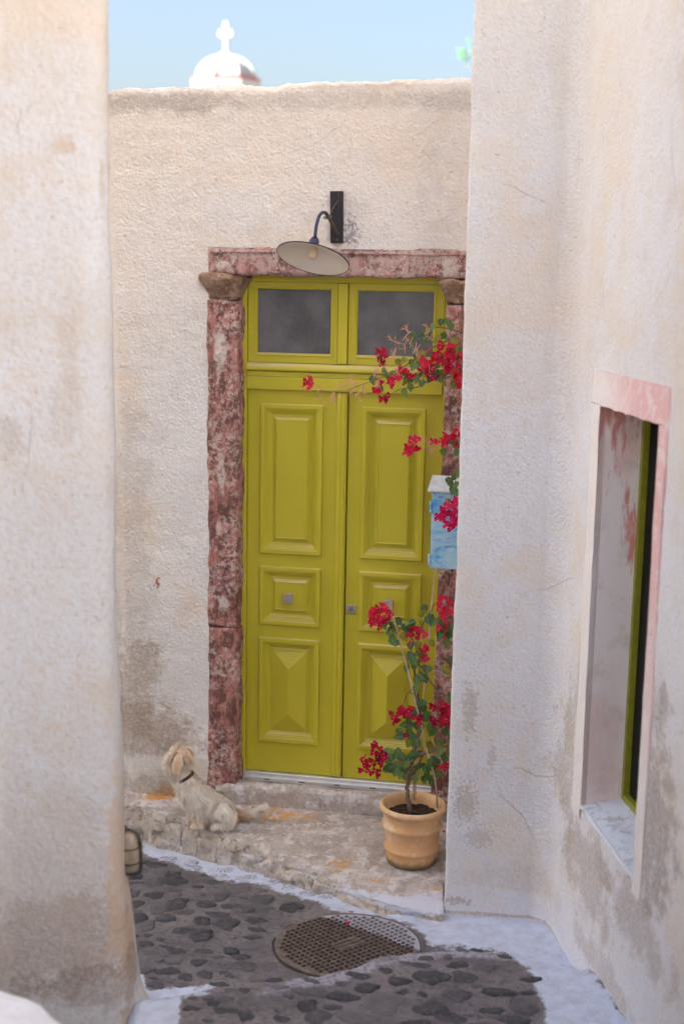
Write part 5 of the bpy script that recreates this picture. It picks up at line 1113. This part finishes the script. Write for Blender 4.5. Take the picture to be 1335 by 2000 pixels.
# ------------------------------------------------------------------ chapel dome beyond the wall, and a rooftop aerial
def chapel():
    Yc = 60.; c = on_y(441, 165, Yc); org = (float(c[0]), Yc, 0.); zb = float(c[2]); pxm = Yc/FPX
    root = empty('chapel', org, 0, 'whitewashed chapel dome with red line and cross seen over the courtyard wall', 'chapel')
    wht = simple('bright_limewash', (.40, .40, .40), .85, 0, .03, 2)
    rot0 = R(-105.6)
    def octo(r, z): return [(r*math.cos(rot0+i*PI/4), r*math.sin(rot0+i*PI/4), z) for i in range(8)]
    def oct_solid(rings, name, mat, cap=True):
        b = MB(); v = []; f = []
        for r, z in rings: v += octo(r, z)
        for i in range(len(rings)-1):
            for k in range(8): f.append((i*8+k, i*8+(k+1) % 8, (i+1)*8+(k+1) % 8, (i+1)*8+k))
        f.append(tuple((len(rings)-1)*8+k for k in range(8))); b.add(v, f); return b.build(name, mat, root)
    Rd = 69*pxm; zt = float(on_y(441, 159, Yc)[2])
    oct_solid([(Rd*.92, zb-3.2), (Rd*.92, zb-.25), (Rd, zb-.20), (Rd, zt-.03)], 'drum', wht)
    oct_solid([(Rd*1.004, zt-.03), (Rd*1.012, zt+.05), (Rd*.9, zt+.055)], 'red_cornice', simple('red_line_paint', (.36, .05, .03), .8))
    hD = 43*pxm; rD = 57*pxm; b = MB(); v = []; f = []; n = 9; NS = 48
    for i in range(n):
        a = PI/2*i/(n-1)*.92
        for k in range(NS):
            th_ = rot0+2*PI*k/NS; seg = abs(((k % 6)/6-.5)*2); rr = rD*math.cos(a)*(1-.035*(1-seg)); v.append((rr*math.cos(th_), rr*math.sin(th_), zt+.04+hD*math.sin(a)))
    for i in range(n-1):
        for k in range(NS): f.append((i*NS+k, i*NS+(k+1) % NS, (i+1)*NS+(k+1) % NS, (i+1)*NS+k))
    b.add(v, f); b.build('dome', wht, root, smooth=True)
    for k in range(8):
        a0 = rot0+PI/4*k; b = MB(); b.tube([(rD*1.01*math.cos(a)*math.cos(a0), rD*1.01*math.cos(a)*math.sin(a0), zt+.03+hD*math.sin(a)) for a in np.linspace(0, 1.42, 10)], [.095]*10, 6); b.build('rib', wht, root, smooth=True)
    zt2 = float(on_y(441, 118, Yc)[2]); b = MB(); r_ = 15*pxm; b.lathe([(r_*1.15, zt2-.3), (r_*1.05, zt2-.05), (r_*.95, zt2+.12), (r_*.7, zt2+.28), (r_*.35, zt2+.36), (0, zt2+.38)], 24); b.build('lantern_knob', wht, root, smooth=True)
    cz = lambda y: float(on_y(441, y, Yc)[2]); b = MB(); rt = Matrix.Rotation(R(-16), 4, 'Z'); hw = 3.2*pxm
    b.box((-hw, -.09, cz(104)), (hw, .09, cz(52)), rt); b.box((-11*pxm, -.088, cz(70)), (11*pxm, .088, cz(61)), rt)
    def disc(x, z, r, ry=1.):
        M_ = rt @ Matrix.Translation((x, 0, z)) @ Matrix.Rotation(PI/2, 4, 'X') @ Matrix.Diagonal((1, ry, 1, 1)); b.lathe([(0, -.085), (r, -.085), (r, .085), (0, .085)], 20, M_)
    disc(0, cz(49.0), 4.8*pxm, 1.3)
    for s in (-1, 1): disc(s*9.5*pxm, cz(62.6), 4.2*pxm); disc(s*9.5*pxm, cz(68.2), 4.2*pxm); disc(s*11.5*pxm, cz(65.4), 3.4*pxm)
    b.build('cross', wht, root)
    b = MB().box((-3.4, -2.6, -.6), (3.4, 4.0, zb-3.0)); b.build('chapel_wall', wht, root)
chapel()
def aerial():
    Ya = 26.; org = on_y(952, 110, Ya); root = empty('tv_aerial', (float(org[0]), Ya, 0.), 0, 'pale green television aerial sticking out behind the right hand building', 'aerial')
    def Q(x, y, dy=0.): p = on_y(x, y, Ya+dy); return (p[0]-float(org[0]), dy, p[2])
    gr = simple('pale_green_plastic', (.09, .30, .12), .4); al = simple('aerial_aluminium', (.40, .37, .35), .4, .6)
    b = MB(); b.tube([(0, 0, -.6), Q(952, 60)], .022, 8); b.build('mast', al, root)
    b = MB(); b.tube([Q(900, 104), Q(952, 92)], .013, 6); b.build('boom', al, root)
    b = MB(); p = Vector(Q(903, 104)); b.box((-.055, -.06, -.10), (.045, .06, .08), Matrix.Translation(p) @ Matrix.Rotation(R(-8), 4, 'Y')); b.build('dipole_box', gr, root, bevel=.02)
    for (p0, p1, m_) in [((911, 72), (921, 108), gr), ((921, 104), (906, 125), gr), ((893, 90), (896, 114), gr), ((915, 74), (940, 90), al), ((908, 128), (936, 145), al), ((918, 98), (940, 108), al)]:
        b = MB(); b.tube([Q(*p0), Q(*p1)], .012, 6); b.build('director_rod', m_, root)
aerial()
